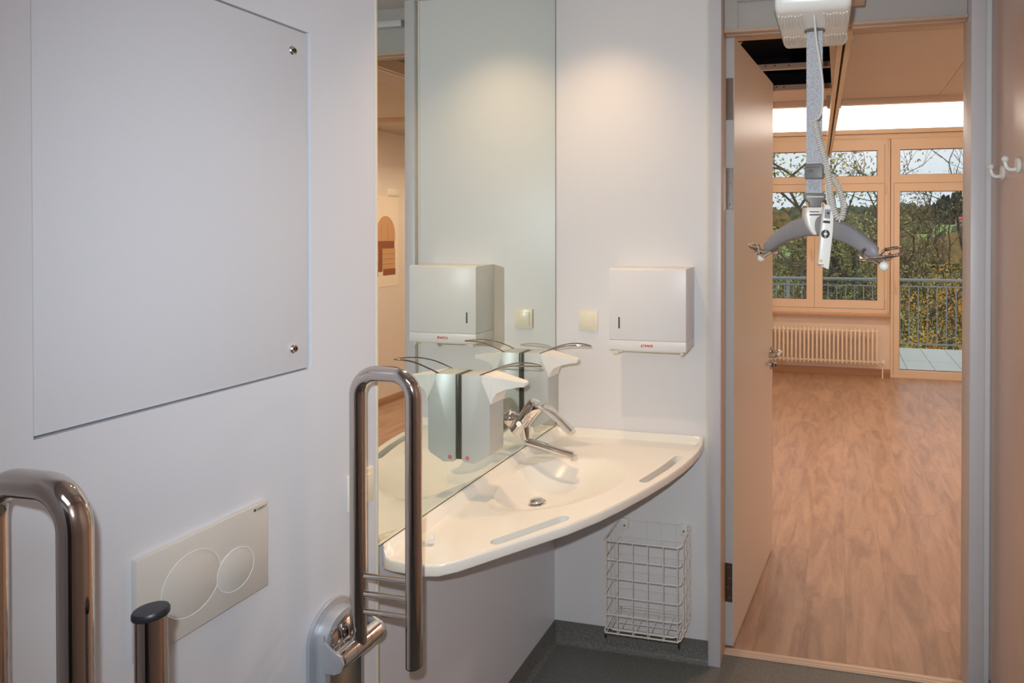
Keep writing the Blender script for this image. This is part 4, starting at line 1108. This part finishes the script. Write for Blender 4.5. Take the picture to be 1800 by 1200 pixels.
def leaves(bm, c, R, n, size, rng, squash=1.):
    for _ in range(n):
        while True:
            v = Vector((rng.uniform(-1, 1), rng.uniform(-1, 1), rng.uniform(-1, 1)))
            if v.length <= 1: break
        p = c+Vector((v.x*R, v.y*R, v.z*R*squash))
        a = Vector((rng.gauss(0, 1), rng.gauss(0, 1), rng.gauss(0, 1))).normalized(); b_ = a.orthogonal().normalized(); s = size*rng.uniform(.6, 1.3)
        nrm_ = a.cross(b_)
        q = [p-a*s*.6, p+b_*s*.3+nrm_*s*.08, p+a*s*.6, p-b_*s*.3+nrm_*s*.08]
        bm.faces.new([bm.verts.new(x) for x in q])

def tree(x, y, h, spread, lm_, nleaf, lsize, seed, label, trunk_r=.12, base=None, cat='tree', zfrac=.25, bare=0., lmin=0., grp='autumn trees beyond the balcony'):
    rng = random.Random(seed); z0 = tz(x, y) if base is None else base
    t = empty('bare_tree' if bare > .5 else ('bush' if cat == 'bush' else 'tree'), (x, y, z0), label, cat, grp)
    bw = B(); tips = []
    def br(p, d, L, r, lv):
        n = 5; pts = [p]; q = p.copy(); dd = d.copy()
        for i in range(n):
            dd = (dd+Vector((rng.gauss(0, .16), rng.gauss(0, .16), rng.gauss(.04, .12)))).normalized(); q = q+dd*(L/n); pts.append(q.copy())
        tube(bw, pts, [max(.006, r*(1-.5*i/n)) for i in range(n+1)], 5 if lv > 1 else 7, cap=False)
        if lv >= 2: tips.extend(pts[2:])
        if lv < (4 if bare > .5 else 3):
            for k in range(4 if lv else 7):
                i = rng.randint(1 if lv else 2, n); s = pts[i]
                ax_ = dd.orthogonal().normalized(); ax_.rotate(Matrix.Rotation(rng.uniform(0, 2*PI), 3, dd)); nd = (dd*rng.uniform(.5, 1.0)+ax_*spread*rng.uniform(.5, 1.1)).normalized()
                br(s, nd, L*rng.uniform(.42, .66), r*.5, lv+1)
    br(Vector((x, y, z0)), Vector((rng.uniform(-.1, .1), rng.uniform(-.1, .1), 1)).normalized(), h*.62, trunk_r, 0)
    obj('trunk', bw, bark, t)
    if nleaf:
        bl = B(); tl_ = [p for p in tips if p.z > z0+lmin] or tips
        per = max(1, nleaf//len(tl_))
        for p in tl_: leaves(bl, p, .22+.02*h, per, lsize, rng)
        obj('foliage', bl, lm_, t, smooth=False)
    return t

# trees near the balcony (wedge seen through the panes)
tree(-1.0, 15, 6.9, .9, LG, 9000, .055, 11, 'green leafed tree seen through the left window pane', base=ZG)
tree(.75, 17, 9.4, .8, LG, 1400, .10, 12, 'tree with few leaves rising past the middle of the window', base=ZG, lmin=6.0)
tree(1.45, 16, 6.6, .45, LG, 7000, .06, 13, 'light green tree seen at the left of the balcony door glass', base=ZG)
tree(2.2, 13.8, 6.6, .6, LY, 8500, .05, 14, 'orange yellow tree seen at the lower right of the balcony door', base=ZG-.3)
tree(2.45, 18, 9.6, .7, LB, 200, .05, 15, 'almost bare tree seen high in the balcony door glass', base=ZG, bare=1)
tree(3.6, 22, 8.9, .8, LB, 200, .05, 16, 'bare tree against the sky at the right of the balcony door', base=ZG, bare=1)
tree(-.6, 21, 7.6, .9, LB, 8000, .09, 17, 'brown leafed tree behind the left window panes', base=ZG)
tree(.4, 14.5, 4.8, 1.0, LB, 9000, .05, 18, 'olive brown bush behind the railing below the window', cat='bush', base=ZG)
tree(-1.3, 25, 9.5, .8, LB, 400, .10, 22, 'bare thin tree rising at the left edge of the window', base=ZG, bare=1)
spots = [(-2.2, 27, 6.8, LB, 'dense olive bush far left behind the railing'), (1.3, 28, 5.6, LB, 'brown bush in the middle distance between the window panes'), (3.4, 30, 4.4, LG, 'green bush in the middle distance behind the balcony door'),
         (5.6, 31, 4.0, LY, 'yellow bush in the middle distance at the right of the balcony door'), (-1.2, 38, 7.4, LG, 'green yellow tree in the middle distance at the left'), (2.4, 40, 5.0, LB, 'brown tree in the middle distance left of the door post'), (7.2, 46, 4.2, LB, 'brown tree in the middle distance behind the red roofed house')]
for i, (x, y, h, mm, lb) in enumerate(spots): tree(x, y, h, 1.0, mm, 6500, .17, 40+i, lb, base=ZG, cat='bush' if i < 4 else 'tree', grp='bushes in the middle distance')

# wooded hills: crowns nobody could count, far away
def crowns(name, label, pts, mm, seed, conifer=False):
    rng = random.Random(seed); bm = B()
    for i, (x, y, zb_, h, r) in enumerate(pts):
        t_ = bmesh.new()
        if conifer:
            prof = [(0, 0)]
            for k in range(7):
                f = k/7; prof += [(r*(1-f), h*(.08+.9*f)), (r*(1-f)*.62, h*(.10+.9*f+.07))]
            prof += [(0, h*1.02)]
            lathe(t_, prof, (x, y, zb_), (rng.uniform(-.03, .03), 0, 1), 9)
            for v in t_.verts: v.co += Vector((rng.gauss(0, r*.10), rng.gauss(0, r*.10), rng.gauss(0, r*.06)))
        else:
            bmesh.ops.create_icosphere(t_, subdivisions=3, radius=1)
            for v in t_.verts:
                v.co *= 1+rng.gauss(0, .12); v.co = Vector((x+v.co.x*r, y+v.co.y*r, zb_+h*.5+v.co.z*h*.5))
        merge(bm, t_)
    obj(name, bm, mm, smooth=False, kind='stuff', label=label, cat='forest')
rng = random.Random(9); far = []
for i in range(170):
    y = rng.uniform(215, 262); u = rng.uniform(.098, .21); x = u*y
    top = (14.5*max(0, min(1, (u-.100)/.055))**.7)*y/250+1.69
    h = rng.uniform(8, 11); f = (y-215)/47
    zb_ = tz(x, y)-1+(top-h-tz(x, y)+1)*f
    if top-h > tz(x, y)-3: far.append((x, y, zb_, h, 2.6))
crowns('conifer_forest', 'dark conifer wood on the hill at the right of the balcony door glass', far, LD, 3, True)
hill_m = ramp_mat('mixed forest', [(.3, (86, 96, 78)), (.5, (116, 112, 84)), (.62, (158, 122, 78)), (.72, (104, 106, 80))], .12, .9, 8)
far = []
for i in range(150):
    y = rng.uniform(262, 320); u = rng.uniform(-.14, .13); x = u*y
    top = 9.0+1.8*math.sin(u*40+1)+1.69; h = rng.uniform(7, 10); f = (y-262)/58
    far.append((x, y, tz(x, y)-2+(top*y/300-h-tz(x, y)+2)*f, h, rng.uniform(3, 5)))
crowns('mixed_forest', 'brown and green mixed forest along the horizon', far, hill_m, 4)
far = []
for i in range(26):
    y = rng.choice((72, 105, 150, 185))+rng.uniform(-4, 4); u = rng.uniform(-.12, .19); x = u*y; h = rng.uniform(3, 4.6)
    far.append((x, y, tz(x, y)-.4, h, rng.uniform(1.6, 2.8)))
crowns('hedgerows', 'brown green hedgerows crossing the valley meadow', far, hill_m, 5)

# houses
def house(x, y, w, dp, h, rh, wallc, roofc, label):
    z = tz(x, y)
    t = empty('house', (x, y, z), label, 'house')
    obj('walls', box(B(), x-w/2, x+w/2, y-dp/2, y+dp/2, z-.5, z+h), wallc, t, smooth=False)
    bm = B(); prism(bm, [(y-dp/2-.4, z+h), (y+dp/2+.4, z+h), (y, z+h+rh)], 'x', x-w/2-.3, x+w/2+.3); obj('roof', bm, roofc, t, smooth=False)
    for k in range(3):
        xx = x-w/2+w*(k+.5)/3; obj('window', box(B(), xx-.4, xx+.4, y-dp/2-.03, y-dp/2, z+h*.45, z+h*.8), M['black'], t, smooth=False)
roof_m = mat('red roof tiles', (196, 96, 84), .8); hw = mat('white render', (226, 226, 226), .8)
house(5.6, 56, 3.4, 4, 1.2, 1.1, hw, roof_m, 'red roofed white house seen low through the balcony door bars')
house(32.6, 192, 3.4, 4, 1.5, 1.2, hw, roof_m, 'distant white house with red roof below the conifer hill')

# ------------------------------------------------------------------ world
w = bpy.data.worlds.new('overcast sky'); S.world = w; w.use_nodes = True; nt = w.node_tree
bg = nt.nodes['Background']; tc = nt.nodes.new('ShaderNodeTexCoord'); mp = nt.nodes.new('ShaderNodeMapping'); mp.inputs['Scale'].default_value = (1, 1, 4)
n = nt.nodes.new('ShaderNodeTexNoise'); n.inputs['Scale'].default_value = 2.5; n.inputs['Detail'].default_value = 5
r = nt.nodes.new('ShaderNodeValToRGB'); r.color_ramp.elements[0].position = .35; r.color_ramp.elements[0].color = (.66, .72, .79, 1); r.color_ramp.elements[1].position = .7; r.color_ramp.elements[1].color = (.84, .88, .92, 1)
nt.links.new(tc.outputs['Generated'], mp.inputs[0]); nt.links.new(mp.outputs[0], n.inputs['Vector']); nt.links.new(n.outputs['Fac'], r.inputs['Fac']); nt.links.new(r.outputs['Color'], bg.inputs['Color'])
bg.inputs['Strength'].default_value = 1.18

# ------------------------------------------------------------------ camera
cam = bpy.data.cameras.new('camera'); co = bpy.data.objects.new('camera', cam); COL.objects.link(co)
cam.sensor_fit = 'HORIZONTAL'; cam.sensor_width = 36; cam.lens = 1172.4164/1800*36
cam.shift_x = (900-1211.4118)/1800; cam.shift_y = -(600-417.865)/1800
cam.clip_start = .02; cam.clip_end = 2000
yaw, pitch, roll = .222, .0089, -.0014
R = Matrix.Rotation(yaw, 3, 'Z') @ Matrix.Rotation(PI/2-pitch, 3, 'X') @ Matrix.Rotation(-roll, 3, 'Z')
co.matrix_world = Matrix.Translation((0, 0, 1.6924)) @ R.to_4x4()
S.camera = co
S.view_settings.view_transform = 'Standard'; S.view_settings.look = 'None'; S.view_settings.gamma = 1; S.view_settings.exposure = 0
try: S.view_settings.use_curve_mapping = False
except Exception: pass
S.cycles.max_bounces = 10; S.cycles.diffuse_bounces = 5; S.cycles.glossy_bounces = 6; S.cycles.transparent_max_bounces = 12
S.cycles.sample_clamp_indirect = 4; S.cycles.sample_clamp_direct = 0
S.cycles.use_denoising = True
